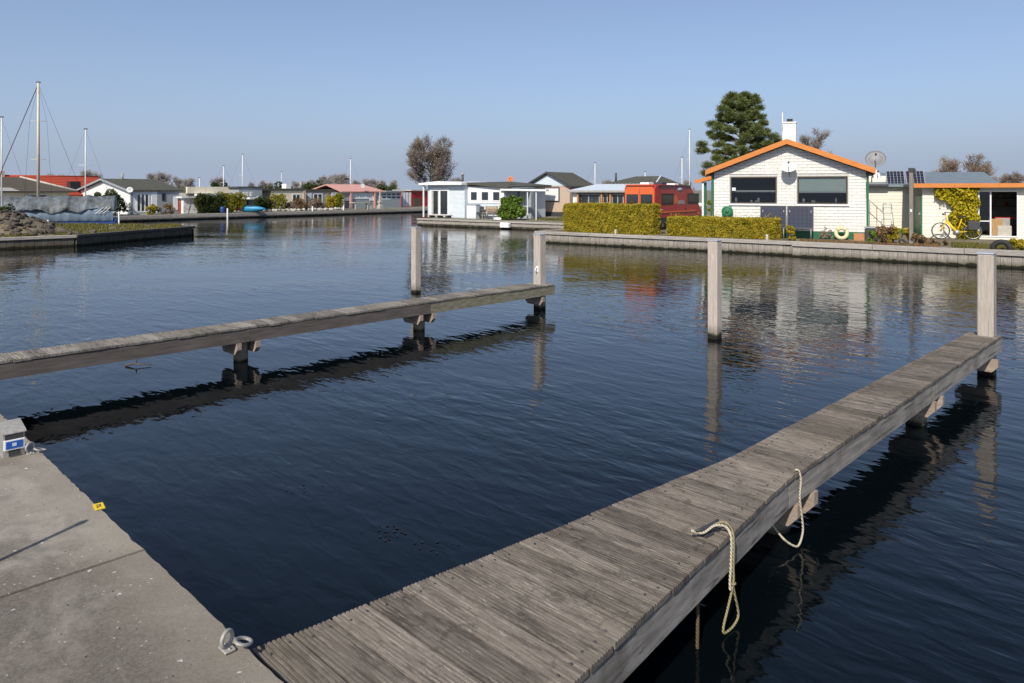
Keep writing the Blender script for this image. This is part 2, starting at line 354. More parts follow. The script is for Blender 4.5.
TWIG = pm('bare_twig', (.23, .19, .16), (.17, .14, .12), 3, .9, 0)
TWIGF = pm('far_twig_hazed', (.32, .29, .275), (.26, .24, .23), .6, .9, 0)  # haze of distance put into the colour, greyer than the near twigs
HEDGE = leafmat('hedge_leaf', [(.44, .345, .022), (.21, .205, .018), (.54, .38, .045)], 4)
HEDGED = leafmat('dark_hedge_leaf', [(.05, .075, .016), (.022, .04, .010), (.10, .10, .02)], 6)
PINE = leafmat('pine_needle', [(.17, .205, .062), (.085, .12, .04), (.235, .235, .075)], 2.2)
LAUREL = leafmat('laurel_leaf', [(.13, .22, .025), (.045, .10, .015), (.24, .30, .04)], 3)
IVY = leafmat('yellow_ivy_leaf', [(.46, .37, .012), (.30, .27, .012), (.58, .46, .03)], 4)
YCON = leafmat('yellow_conifer', [(.26, .24, .015), (.15, .15, .012), (.33, .28, .02)], 3)
DRYL = leafmat('dry_leaf', [(.24, .15, .07), (.13, .085, .045), (.30, .20, .10)], 3)
BUD = leafmat('brown_bud', [(.27, .20, .145), (.20, .15, .11), (.33, .24, .16)], 2)
GRASSM = leafmat('grass_blade', [(.13, .13, .028), (.19, .155, .05), (.08, .10, .02)], 1.5)
def ground_material(name, a, b_, c_, scale=1.3):
    m, n, l, b = nodes(name); w = coords(n, l, (1, 1, 1), True)
    c = mixc(n, l, ramp(n, l, noise(n, l, w, scale, 6, .65), .42, .6), a, b_)
    c = mixc(n, l, ramp(n, l, noise(n, l, w, scale * 3.3, 6, .7), .5, .68), c, c_)
    l.new(c, b.inputs['Base Color']); b.inputs['Roughness'].default_value = .95
    bump(n, l, b, noise(n, l, w, 18, 5, .7), .7, .04); return m
EARTH = ground_material('garden_earth', (.13, .105, .065), (.21, .175, .115), (.10, .10, .035))
TURF = ground_material('mossy_turf', (.17, .15, .035), (.21, .175, .075), (.10, .10, .03))
FARG = ground_material('far_ground', (.20, .19, .16), (.13, .13, .06), (.25, .23, .2))

# ------------------------------------------------------------------ frames of reference
GA = math.atan2(-.700, .714)                       # harbour grid: local x along the quay, local y out along the jetties
gu = Vector((math.cos(GA), math.sin(GA), 0)); gv = Vector((-math.sin(GA), math.cos(GA), 0))
def st(t, s, z=0.0): return gu * t + gv * s + Vector((0, 0, z))
QA = R(-37)                                        # grid of the opposite bank
qu = Vector((math.cos(QA), math.sin(QA), 0)); qv = Vector((-math.sin(QA), math.cos(QA), 0))
HA = R(-22.8)                                      # the white house and its sheds stand a little skew to the quay
Q0 = px(534.6, 242.3, 0)
def on_line(x, o, d):
    "how far along direction d from o the sight line of pixel column x is met"
    k = (x - 512) / F_PX; return (k * o.y - o.x) / (d.x - k * d.y)
def qp(x, b, z=0.0):
    o = Q0 + qv * b; p = o + qu * on_line(x, o, qu); return Vector((p.x, p.y, z))
class Frame:
    "local frame of a building: x runs right and towards the viewer, y runs back"
    def __init__(s, C, ang): s.C = Vector(C); s.a = ang; s.u = Vector((math.cos(ang), math.sin(ang), 0)); s.v = Vector((-math.sin(ang), math.cos(ang), 0))
    def lx(s, x, y=0.0): return on_line(x, s.C + s.v * y, s.u)
    def ly(s, x, xx=0.0): return on_line(x, s.C + s.u * xx, s.v)
    def zx(s, lx, py, y=0.0): p = s.C + s.u * lx + s.v * y; return hz(py, p.y) - s.C.z
    def w(s, x, y, z): return s.C + s.u * x + s.v * y + Vector((0, 0, z))
GZ = .55                                           # level of the opposite bank
# ------------------------------------------------------------------ water and land
wmb = MB(); wmb.add([(-2500, -60, 0), (2500, -60, 0), (2500, 4000, 0), (-2500, 4000, 0)], [(0, 1, 2, 3)])
struct('water', wmb, WATER)
def land(name, pts, top, mat, bottom=-1.0):
    return struct(name, MB().prism([(p[0], p[1]) for p in pts], bottom, top, 'z'), mat)
A_ = Q0 + qv * .15; B_ = Q0 + qu * 60 + qv * .15
land('bank', [A_, B_, B_ + qv * 120, Q0 + qv * 120 + qu * 20, Q0 + qv * 8.4 + qu * .2, Q0 + qu * .2 + qv * .15], GZ - .02, EARTH)
D0 = px(417, 225.4, 0); DK = Frame(D0, QA)
land('deck_bank', [D0 + qv * .3 + qu * .3, D0 + qu * 22 + qv * .3, D0 + qu * 40 + qv * 80, D0 + qv * 60 + qu * .3], GZ - .04, FARG)
S1 = px(120, 222, 0); S2 = px(425, 212.2, 0); sdir = (S2 - S1).normalized(); snor = Vector((sdir.y, -sdir.x, 0))
FA = math.atan2(sdir.y, sdir.x) - math.pi / 2      # far bank grid
S0 = S1 - sdir * 40
fp = [S0 - snor * .3, S2 + sdir * 60 - snor * .3, Vector((2400, 160, 0)), Vector((2400, 3800, 0)), Vector((-2400, 3800, 0)), Vector((-2400, S0.y, 0))]
land('far_bank', fp, GZ - .06, FARG)
I0 = px(0, 249.6, 0); I1 = px(77, 246.2, 0); I2 = px(194.5, 235.2, 0)
isl = [I0 - (I1 - I0).normalized() * 18, I0, I1, I2, I2 + Vector((-2.2, 2.1, 0)), I2 + Vector((-12, 3.2, 0)), I2 + Vector((-32, 4, 0))]
cen = sum((Vector(p) for p in isl), Vector()) / len(isl)
land('grass_spit', [p + (cen - p).normalized() * .14 for p in isl], .46, TURF)

# wooden quay walls: every plank is a piece of its own
PM_ = {}
def plank_box(key, w, d, h, mat):
    if key not in PM_:
        PM_[key] = MB().bbox(-w / 2, w / 2, -d / 2, d / 2, 0, h, min(.012, d * .3)).mesh(key); PM_[key].materials.append(mat)
    return PM_[key]
def quay_wall(name, label, p0, p1, top, mat_p, mat_c, pw=.24, cap_h=.13, cap_w=.30, low=True, jit=.008, caplen=3.0):
    d = (p1 - p0); L = d.length; a = math.atan2(d.y, d.x); root = thing(name, label, 'quay wall', (p0.x, p0.y, 0), a)
    n = int(L / pw); me = plank_box(f'plank_{pw}_{top}_{cap_h}_{mat_p.name}', pw - .004, .06, top + .5 - cap_h - .02, mat_p)
    for i in range(n):
        o = obj('plank', me, None, root, ((i + .5) * pw, .06 + random.uniform(-jit, jit), -.5 + random.uniform(-.012, .012)))
    k = max(1, round(L / caplen)); cl = L / k
    me = MB().bbox(0, cl - .012, -.04, -.04 + cap_w, -cap_h, 0, .012).mesh('cap_board'); me.materials.append(mat_c)
    for i in range(k): obj('cap_board', me, None, root, (i * cl, random.uniform(-.006, .006), top + random.uniform(-.008, .008)))
    if low:
        me = MB().bbox(0, cl - .012, -.035, .028, -.09, .0, .01).mesh('waling'); me.materials.append(mat_c)
        for i in range(k): obj('waling', me, None, root, (i * cl, random.uniform(-.005, .005), top - cap_h - .16))
    return root
qend = Q0 + qu * (qp(797, 0) - Q0).length
quay_wall('quay_wall', 'long weathered grey timber quay wall below the two clipped hedges', Q0, qend, .55, QUAYW, QUAYC, low=False)
q2 = qend - qv * .32 - qu * .1
quay_wall('quay_wall', 'weathered timber quay wall with low waling below the white sheds on the right', q2, q2 + qu * 14, .57, QUAYW, QUAYC, pw=.3, cap_h=.17, low=False)
quay_wall('quay_wall', 'short timber quay wall end running back beside the inlet left of the hedge', Q0 + qv * 8.3, Q0 + qv * .1, .54, QUAYW, QUAYC, low=False)
quay_wall('quay_wall', 'low layered timber quay edge in front of the white chalet with the glass door', D0, D0 + qu * 20, .50, QUAYW, QUAYC, pw=.3, cap_h=.10, cap_w=.5, low=True, caplen=4)
quay_wall('quay_wall', 'timber quay end facing the channel left of the white chalet', D0 + qv * 20, D0 + qv * .1, .49, QUAYW, QUAYC, pw=.4, low=False, caplen=4)
quay_wall('quay_wall', 'distant pale timber quay edge along the row of far chalets', S0, S2 + sdir * 40, .46, QUAYW, QUAYC, pw=.6, cap_h=.30, cap_w=.8, low=False, caplen=5)
quay_wall('quay_wall', 'dark old timber sheeting along the near side of the grass spit', isl[0], I1, .50, QUAYD, QUAYC, pw=.25, cap_h=.12, cap_w=.3, low=False)
quay_wall('quay_wall', 'dark old timber sheeting along the outer side of the grass spit', I1, I2, .52, QUAYD, QUAYD, pw=.25, cap_h=.12, cap_w=.3, low=False)
quay_wall('quay_wall', 'short dark timber sheeting at the tip of the grass spit', I2, isl[4], .5, QUAYD, QUAYD, pw=.25, cap_h=.12, cap_w=.3, low=False)

# ------------------------------------------------------------------ near concrete quay
QZ = .58
quay = bpy.data.objects.new('concrete_quay', None); COL.objects.link(quay); quay['kind'] = 'structure'; quay.rotation_euler.z = GA
for (t0, t1, dz, lip) in ((-24, -16.5, 0, 0), (-16.494, -10.35, .004, 0), (-10.344, -4.208, .003, .0), (-4.196, 2.0, -.003, .004), (2.006, 9, 0, 0)):
    rr = random.Random(int(t0 * 10)); n_ = int((t1 - t0) / .05); E_ = []
    for i in range(n_ + 1):
        w_ = .002 * math.sin(i * .11) + rr.uniform(-.0012, .0012) - (rr.uniform(.004, .012) if rr.random() < .025 else 0); E_.append((t0 + (t1 - t0) * i / n_, 1.44 + lip + w_, rr.uniform(.004, .012)))
    vs_ = [(t0, -9, -1.2), (t1, -9, -1.2), (t0, -9, QZ + dz), (t1, -9, QZ + dz)]; k0 = 4
    for (x, y, c) in E_: vs_ += [(x, y + .004, -1.2), (x, y + .004, QZ + dz - c - .008), (x, y - c, QZ + dz)]
    fs_ = [(0, 1, 3, 2), (2, 3) + tuple(k0 + 3 * i + 2 for i in range(n_, -1, -1)), (0, 2, k0 + 2, k0 + 1, k0), (1, k0 + 3 * n_, k0 + 3 * n_ + 1, k0 + 3 * n_ + 2, 3)]
    for i in range(n_): a = k0 + 3 * i; fs_ += [(a + 3, a, a + 1, a + 4), (a + 4, a + 1, a + 2, a + 5)]
    MB().add(vs_, fs_).build('concrete_slab', CONC, quay)

# ------------------------------------------------------------------ jetties
JZ = .53; PITCH = .19; PW = .170; TH = .032
def ribbed(ribs, wl0, wl1, hw_, PW=.175):
    "one grooved deck plank lying along x; half lengths wl0 (near edge) and wl1 (far edge)"
    prof = [(-PW / 2, -TH)]
    if ribs:
        gp = PW / ribs
        for i in range(ribs):
            y0 = -PW / 2 + i * gp
            prof += [(y0 + gp * .14, 0), (y0 + gp * .66, 0), (y0 + gp * .74, -.0085), (y0 + gp * 1.04, -.0085)] if i < ribs - 1 else [(y0 + gp * .14, 0), (y0 + gp * .86, 0)]
        prof = [prof[0], (-PW / 2, -.003)] + prof[1:] + [(PW / 2, -.003), (PW / 2, -TH)]
    else: prof += [(-PW / 2, -.005), (-PW / 2 + .006, 0), (PW / 2 - .006, 0), (PW / 2, -.005), (PW / 2, -TH)]
    vs_ = []
    for sgn in (-1, 1):
        for (y, z) in prof:
            k = (y + PW / 2) / PW; vs_.append((sgn * (wl0 + (wl1 - wl0) * k), y, z))
    n = len(prof); fs = [tuple(range(n)), tuple(range(2 * n - 1, n - 1, -1))] + [(i, n + i, n + (i + 1) % n, (i + 1) % n) for i in range(n)]
    return MB().add(vs_, fs).mesh('plank')
def mooring_post(parent, loc, w, z0, z1, rz=0.0):
    p = MB().bbox(-w / 2, w / 2, -w / 2, w / 2, z0, z1 - .018, .014).build('mooring_post', POST, parent, loc, rz)
    c = MB().bbox(-w / 2 - .006, w / 2 + .006, -w / 2 - .006, w / 2 + .006, z1 - .0175, z1, .006).build('cap', CAPM, p)
    return p
def jetty(label, tc, s0, s1, hwf, ribs, piles, post_s, deck, beams, group=None, post_t=0.0, post_top=1.62):
    root = thing('jetty', label, 'jetty', st(tc, s0), GA); n = int((s1 - s0) / PITCH); me_c = {}; scr = MB()
    for i in range(n):
        s = (i + .5) * PITCH; a, b = hwf(s0 + s - PW / 2), hwf(s0 + s + PW / 2)
        key = (round(a, 3), round(b, 3))
        if key not in me_c: me_c[key] = ribbed(ribs, a, b, 0, .175 if ribs == 8 else .184); me_c[key].materials.append(deck)
        o = obj('plank', me_c[key], None, root, (random.uniform(-.004, .004), s, JZ + random.uniform(-.003, .003)), random.uniform(-.004, .004))
        o.rotation_euler.y = random.uniform(-.009, .009)
        for sg in (-1, 1):
            for yy in (-.045, .05): scr.lathe([(.0075, 0), (.0075, .0012), (0, .0016)], (sg * (min(a, b) - .065) + random.uniform(-.008, .008), s + yy, JZ + .0015), 6)
    stuff(scr.build('screws', DARKM, root))
    for sg in (-1, 1):
        for (a, b, mt) in beams:
            w0, w1 = hwf(s0 + a) - .010, hwf(s0 + b) - .010; y0, y1 = a, b
            vs_ = []
            for z in (JZ - TH - .19, JZ - TH - .004):
                vs_ += [(sg * (w0 - .07), y0, z), (sg * w0, y0, z), (sg * w1, y1, z), (sg * (w1 - .07), y1, z)]
            fs = [(3, 2, 1, 0), (4, 5, 6, 7), (0, 1, 5, 4), (1, 2, 6, 5), (2, 3, 7, 6), (3, 0, 4, 7)]
            if sg < 0: fs = [tuple(reversed(f)) for f in fs]
            MB().add(vs_, fs).build('side_beam', mt, root)
    zb = JZ - TH - .195
    for s in piles:
        y = s - s0; w = hwf(s)
        pr = [(.105 * k, z) for k, z in ((1, -1.4), (1, .05), (1, zb - .02), (.9, zb))]
        MB().lathe(pr + [(0, zb)], (0, y, 0), 14).build('pile', PILE, root)
        for sg in (-1, 1):
            L = w + .01; h = .17
            poly = [(-L, zb), (-L, zb - h * .55), (-L + .07, zb - h), (L - .07, zb - h), (L, zb - h * .55), (L, zb)]
            MB().prism(poly, y + sg * .145 - .035, y + sg * .145 + .035, 'y').build('clamp_plank', CLAMP, root)
        bm_ = MB(); bm_.tube([(0, y - .2, zb - .085), (0, y + .2, zb - .085)], .014, 8).build('bolt', GALV, root)
    mooring_post(root, (post_t, post_s - s0, 0), .195, -1.4, post_top)
    return root
def hw_r(s): return .245 + max(0.0, (5.0 - s) / 3.5) * .365 - max(0.0, (s - 5.0) / 7.0) * .055
JR = jetty('grooved grey timber jetty widening towards the concrete quay, running across the right foreground', -2.43, 1.475, 12.02, hw_r, 8, (5.28, 8.75), 11.78,
           DECK, ((.02, 3.525, BEAM), (3.53, 7.12, BEAM), (7.13, 10.5, BEAM)), post_t=.04, post_top=1.67)
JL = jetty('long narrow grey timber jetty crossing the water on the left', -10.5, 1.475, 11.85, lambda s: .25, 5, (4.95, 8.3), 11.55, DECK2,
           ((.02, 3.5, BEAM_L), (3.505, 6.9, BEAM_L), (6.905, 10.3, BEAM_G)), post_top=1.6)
# knee braces of lighter wood under the end of each jetty
for root, s0 in ((JR, 1.475), (JL, 1.475)):
    y = 11.4 - s0
    MB().prism([(-.25, .285), (-.25, .19), (-.18, .115), (.18, .115), (.25, .19), (.25, .285)], y - .035, y + .035, 'y').build('clamp_plank', CLAMP, root)
# free-standing mooring posts, 3.9 m apart
for (t, s, label, top) in ((-6.28, 11.35, 'lone square mooring post standing in open water between the two jetties', 1.68),
                           (-14.35, 11.25, 'lone square mooring post in the water just behind the left jetty', 1.62)):
    r = thing('mooring_pole', label, 'mooring post', st(t, s), GA)
    MB().bbox(-.09, .09, -.09, .09, -1.4, top - .018, .014).build('shaft', POST, r)
    MB().bbox(-.096, .096, -.096, .096, top - .0175, top, .006).build('cap', CAPM, r)
# small white rope hook on the far jetty post
r = thing('rope_hook', 'small white hook fixed to the end post of the left jetty', 'hook', st(-10.5 + .03, 11.55 - .099, .86), GA)
MB().box(-.03, .03, -.012, 0, -.06, .06).build('plate', WHITE, r); MB().tube(spline([(0, -.01, .03), (0, -.06, .01), (0, -.07, -.04), (0, -.04, -.06)], 4), .012, 6).build('hook', WHITE, r)

# ------------------------------------------------------------------ ropes, cleat, mooring rings, pedestal
cl = thing('dock_cleat', 'dark iron cleat near the edge of the right jetty holding a cream rope', 'cleat', st(-2.16, 3.82, JZ), GA + R(90) - R(6))
MB().box(-.035, .035, -.022, .022, 0, .016).build('base', DARKM, cl)
for sx in (-1, 1): MB().tube([(sx * .022, 0, .012), (sx * .022, 0, .042)], .011, 8).build('stem', DARKM, cl)
MB().tube([(-.105, 0, .058), (-.06, 0, .05), (0, 0, .047), (.06, 0, .05), (.105, 0, .058)], [.008, .013, .015, .013, .008], 8).build('horn', DARKM, cl)
et = hw_r(3.85) - 2.43
rp = thing('mooring_rope', 'cream rope hanging in a long loop from the cleat down to the water', 'rope', st(et, 3.85, 0), GA)
def Q(t, s, z): return (t - et, s - 3.85, z)
MB().tube(spline([Q(et - .13, 3.70, JZ + .055), Q(et - .09, 3.76, JZ + .035), Q(et - .06, 3.84, JZ + .06), Q(et - .02, 3.90, JZ + .045), Q(et + .012, 3.90, JZ - .01), Q(et + .018, 3.885, .38), Q(et + .02, 3.87, .28), Q(et + .025, 3.865, .24)], 8), .0075, 8).build('rope_strand', ROPE, rp)
MB().tube(spline([Q(et - .10, 3.82, JZ + .03), Q(et - .05, 3.90, JZ + .065), Q(et - .01, 3.93, JZ + .04), Q(et + .014, 3.925, JZ - .02), Q(et + .02, 3.91, .36), Q(et + .025, 3.90, .27), Q(et + .02, 3.85, .15), Q(et + .02, 3.80, .07), Q(et + .02, 3.795, .025), Q(et + .02, 3.84, .012), Q(et + .02, 3.91, .014), Q(et + .02, 3.965, .04), Q(et + .02, 3.965, .09), Q(et + .02, 3.93, .18), Q(et + .02, 3.90, .27)], 8), .007, 8).build('rope_loop', ROPE_Y, rp)
MB().ring(Q(et + .022, 3.90, .265), .014, .006, (0, 0, 1), 12, 6).build('knot', ROPE_Y, rp)
rp2 = thing('mooring_rope', 'short whitish rope bight hanging over the jetty edge beside the second pile', 'rope', st(et, 3.85, 0), GA)
e2 = hw_r(5.12) - 2.43
MB().tube(spline([Q(e2 - .02, 5.12, JZ + .012), Q(e2 + .006, 5.13, JZ + .008), Q(e2 + .015, 5.14, JZ - .06), Q(e2 + .012, 5.13, .34), Q(e2 + .015, 5.16, .2), Q(e2 + .02, 5.16, .10), Q(e2 + .02, 5.09, .03), Q(e2 + .0, 5.03, .045), Q(e2 - .05, 4.98, .10), Q(e2 - .12, 4.98, .17), Q(e2 - .16, 5.0, .26)], 8), .0075, 8).build('rope_bight', ROPE, rp2)
e3 = hw_r(3.62) - 2.43
tag(MB().tube(spline([Q(e3 - .06, 3.60, .32), Q(e3 - .06, 3.61, .2), Q(e3 - .055, 3.6, .1), Q(e3 - .06, 3.605, -.05), Q(e3 - .06, 3.61, -.2)], 6), .010, 7).build('rope_end', ROPE_B, None, st(et, 3.85, 0), GA), 'thin brown rope end hanging under the jetty beside the long loop', 'rope')
def mooring_ring(label, t, s):
    r = thing('mooring_ring', label, 'mooring ring', st(t, s, QZ + .004), GA, 'mooring rings on the concrete quay'); r.scale = (.68, .68, .68)
    MB().bbox(-.05, .05, -.035, .035, 0, .012, .004).build('base_plate', GALV, r)
    MB().ring((0, 0, .066), .046, .0125, (1, .45, 0), 24, 10).build('eye', GALV, r)
    lo = MB().ring((0, 0, 0), .046, .0105, (0, 0, 1), 28, 10).build('loop', GALV, r, (.045, .085, .03)); lo.rotation_euler = (R(-20), R(14), R(35)); lo.scale = (1.0, 1.5, 1)
    for sx in (-1, 1): MB().lathe([(.010, 0), (.010, .01), (0, .011)], (sx * .034, 0, .012), 6).build('bolt', GALV, r)
p = px(238, 645, QZ); mooring_ring('galvanised mooring ring at the corner of the concrete quay beside the jetty', p.dot(gu), min(p.dot(gv), 1.37))
p = px(34, 453, QZ); mooring_ring('galvanised mooring ring on the concrete edge next to the steel pedestal', p.dot(gu), min(p.dot(gv), 1.37))
# steel power pedestal with its blue display
p = px(14, 457, QZ)
pe = thing('power_pedestal', 'low stainless steel power pedestal with a blue display at the quay edge', 'power pedestal', (p.x, p.y, QZ + .004), GA); pe.scale = (.75, .66, .66)
STEEL = pm('brushed_steel', (.55, .54, .51), (.46, .45, .43), 4, .38, .05, 60, (1, 1, 12), metal=.6)
MB().prism([(-.22, 0), (0, 0), (0, .255), (-.015, .275), (-.22, .325)], -.10, .10, 'y').build('housing', STEEL, pe)
MB().prism([(-.235, .331), (-.01, .277), (.02, .258), (.02, .268), (-.008, .289), (-.235, .343)], -.112, .112, 'y').build('lid', GALV, pe)
MB().box(.0, .014, -.085, .085, .20, .25).build('recess', DARKM, pe)
d_ = MB().bbox(.0, .022, -.098, .098, .085, .195, .004).build('display_frame', WHITE, pe)
m, n, l, b = nodes('display_blue'); b.inputs['Base Color'].default_value = (.01, .05, .22, 1); b.inputs['Emission Color'].default_value = (.01, .09, .38, 1); b.inputs['Emission Strength'].default_value = .35; b.inputs['Roughness'].default_value = .15
MB().box(.0221, .026, -.08, .078, .10, .18).build('screen', m, d_)
MB().box(.0262, .028, -.022, .018, .125, .16).build('symbol', SHEETW, d_)
MB().box(.0, .012, -.05, .06, .012, .075).build('socket_door', DARKM, pe)
# yellow tag
p = px(99, 507.5, QZ)
yt = thing('berth_tag', 'small yellow number plate glued to the edge of the concrete quay', 'tag', (p.x, p.y, QZ + .005), GA - R(8)); yt.scale = (.8, .8, 1)
MB().bbox(-.062, .062, -.035, .035, 0, .005, .002).build('plate', YELLOW, yt)
for k, (x0, x1, y0, y1) in enumerate(((-.03, -.022, -.018, .014), (-.022, -.006, .006, .014), (-.006, .002, -.018, .014), (.014, .022, -.018, .014), (.022, .036, -.018, -.010))):
    MB().box(x0, x1, y0, y1, .0051, .0062).build('mark', BLACK, yt)
# thin pole outside the frame whose shadow crosses the slab
p = px(84, 522, QZ) - Vector((SUN.x, SUN.y, 0)).normalized() * -1.0
tp = thing('quay_pole', 'thin dark pole on the quay whose shadow crosses the concrete at the left', 'pole', (p.x, p.y, QZ + .004))
MB().tube([(0, 0, 0), (0, 0, .82)], .016, 10).build('shaft', DARKM, tp); MB().lathe([(0, .0), (.022, .006), (.024, .03), (.014, .05), (0, .053)], (0, 0, .8), 12).build('cap', DARKM, tp)

# ------------------------------------------------------------------ building helpers
def bars(mb, face, pos, a0, a1, z0, z1, d0, d1):
    "a bar on a facade: face 'y' looks towards -y at y=pos, face 'x' looks towards +x at x=pos"
    if face == 'y': mb.box(a0, a1, pos - d1, pos - d0, z0, z1)
    else: mb.box(pos + d0, pos + d1, a0, a1, z0, z1)
def window(root, face, pos, a0, a1, z0, z1, nx=1, nz=1, fw=.06, fmat=None, gmat=None, proud=.04, name='window', sill=False):
    fmat = fmat or WHITE; gmat = gmat or DGLASS; mb = MB()
    bars(mb, face, pos, a0, a0 + fw, z0, z1, .002, proud); bars(mb, face, pos, a1 - fw, a1, z0, z1, .002, proud)
    bars(mb, face, pos, a0 + fw, a1 - fw, z0, z0 + fw, .002, proud); bars(mb, face, pos, a0 + fw, a1 - fw, z1 - fw, z1, .002, proud)
    w = (a1 - a0 - 2 * fw - (nx - 1) * fw) / nx; h = (z1 - z0 - 2 * fw - (nz - 1) * fw) / nz
    for i in range(1, nx): x = a0 + fw + i * w + (i - 1) * fw; bars(mb, face, pos, x, x + fw, z0 + fw, z1 - fw, .002, proud - .004)
    for j in range(1, nz):
        for i in range(nx): x = a0 + fw + i * (w + fw); z = z0 + fw + j * h + (j - 1) * fw; bars(mb, face, pos, x, x + w, z, z + fw, .002, proud - .006)
    o = mb.build(name, fmat, root)
    for i in range(nx):
        for j in range(nz):
            x = a0 + fw + i * (w + fw); z = z0 + fw + j * (h + fw); m_ = MB(); bars(m_, face, pos, x, x + w, z, z + h, .003, .014); m_.build('pane', gmat, o)
    if sill:
        m_ = MB(); bars(m_, face, pos, a0 - .05, a1 + .05, z0 - .05, z0 - .003, .002, proud + .05); m_.build('sill', fmat, o)
    return o
def siding(root, face, pos, a0, a1, z0, z1, h, mat, th=.022, cuts=()):
    "lapped boards, each one an object; cuts = (a0,a1,z0,z1) openings"
    n = max(1, round((z1 - z0) / h)); h = (z1 - z0) / n; cache = {}
    for i in range(n):
        segs = [(a0, a1)]; za, zb = z0 + i * h, z0 + (i + 1) * h
        for (c0, c1, d0, d1) in cuts:
            if zb > d0 + .02 and za < d1 - .02:
                segs = [s for (p, q) in segs for s in ((p, min(q, c0)), (max(p, c1), q)) if s[1] - s[0] > .02]
        for (p, q) in segs:
            k = (round(p, 3), round(q, 3))
            if k not in cache:
                pr = [(-.002, 0), (-th, 0), (-th * .35, h - .004), (-.002, h - .004)]
                cache[k] = (MB().prism([(pos + y, z) for y, z in pr], p, q, 'x') if face == 'y' else MB().prism([(pos - y, z) for y, z in pr], p, q, 'y')).mesh('board')
                cache[k].materials.append(mat)
            obj('board', cache[k], None, root, (0, 0, za))
def slab(mb, p, q, r_, s, th):
    "sloping sheet through four top points, th thick"
    T = [Vector(a) for a in (p, q, r_, s)]; Bt = [a - Vector((0, 0, th)) for a in T]
    return mb.add(T + Bt, [(0, 1, 2, 3), (7, 6, 5, 4), (0, 4, 5, 1), (1, 5, 6, 2), (2, 6, 7, 3), (3, 7, 4, 0)])
def gable_roof(root, x0, x1, y0, y1, ze, zr, axis, ov=.3, ovg=.3, th=.10, mat=None, fascia=None, fh=.16):
    "axis 'y': ridge runs along y (gable at y0); axis 'x': ridge runs along x (gable at the x ends)"
    mat = mat or ROOFD; sl_ = (zr - ze) / (((x1 - x0) if axis == 'y' else (y1 - y0)) / 2); xm, ym = (x0 + x1) / 2, (y0 + y1) / 2
    for sg in (-1, 1):
        mb = MB()
        if axis == 'y':
            xe = xm + sg * ((x1 - x0) / 2 + ov); e = zr - sl_ * abs(xe - xm)
            slab(mb, (xm, y0 - ovg, zr), (xe, y0 - ovg, e), (xe, y1 + ovg, e), (xm, y1 + ovg, zr), th)
        else:
            ye = ym + sg * ((y1 - y0) / 2 + ov); e = zr - sl_ * abs(ye - ym)
            slab(mb, (x0 - ovg, ym, zr), (x0 - ovg, ye, e), (x1 + ovg, ye, e), (x1 + ovg, ym, zr), th)
        o = mb.build('roof_slope', mat, root)
        if fascia:
            m2 = MB()
            if axis == 'y': slab(m2, (xm, y0 - ovg - .035, zr + .015), (xe, y0 - ovg - .035, e + .015), (xe, y0 - ovg - .003, e + .015), (xm, y0 - ovg - .003, zr + .015), fh)
            else: slab(m2, (x1 + ovg + .003, ym, zr + .015), (x1 + ovg + .003, ye, e + .015), (x1 + ovg + .035, ye, e + .015), (x1 + ovg + .035, ym, zr + .015), fh)
            m2.build('barge_board', fascia, o)
def gable_body(root, x0, x1, y0, y1, ze, zr, axis, mat):
    xm, ym = (x0 + x1) / 2, (y0 + y1) / 2
    if axis == 'y': MB().prism([(x0, 0), (x1, 0), (x1, ze - .1), (xm, zr - .1), (x0, ze - .1)], y0, y1, 'y').build('wall', mat, root)
    else: MB().prism([(y0, 0), (y1, 0), (y1, ze - .1), (ym, zr - .1), (y0, ze - .1)], x0, x1, 'x').build('wall', mat, root)
def dish(root_or_none, label, loc, aim, dia, mat, name='satellite_dish', group=None):
    r = thing(name, label, 'satellite dish', loc, 0, group)
    q = Vector(aim).normalized().to_track_quat('Z', 'Y').to_matrix(); M = q.to_4x4(); Rr = dia / 2
    MB().lathe([(0, 0), (Rr * .35, Rr * .035), (Rr * .7, Rr * .14), (Rr, Rr * .3), (Rr * .99, Rr * .27), (Rr * .6, Rr * .075), (0, -.02)], (0, 0, 0), 28, M).build('reflector', mat, r)
    tip = q @ Vector((0, 0, Rr * 1.05)); edge = q @ Vector((0, -Rr * .95, Rr * .25))
    MB().tube([edge, tip * .98], .012 + dia * .006, 6).build('arm', GALV, r)
    MB().tube([tip * .92, tip * 1.12], .03 + dia * .01, 8).build('receiver', DARKM, r)
    b_ = q @ Vector((0, 0, -.02)); MB().tube([b_, b_ + q @ Vector((0, 0, -.12)), b_ + q @ Vector((0, 0, -.14)) + Vector((0, 0, -.22))], .022, 8).build('mount', GALV, r)
    return r
def leaf_blob(P, squash=1.0): return P
def cloud(n, centres, radii, rng=RNG, shell=.55):
    "points in a set of fuzzy balls, denser towards the outside"
    k = rng.integers(0, len(centres), n); d = rand_dirs(n, rng); r = rng.uniform(shell, 1.0, (n, 1)) ** .7
    return np.array(centres)[k] + d * r * np.array(radii)[k][:, None], d
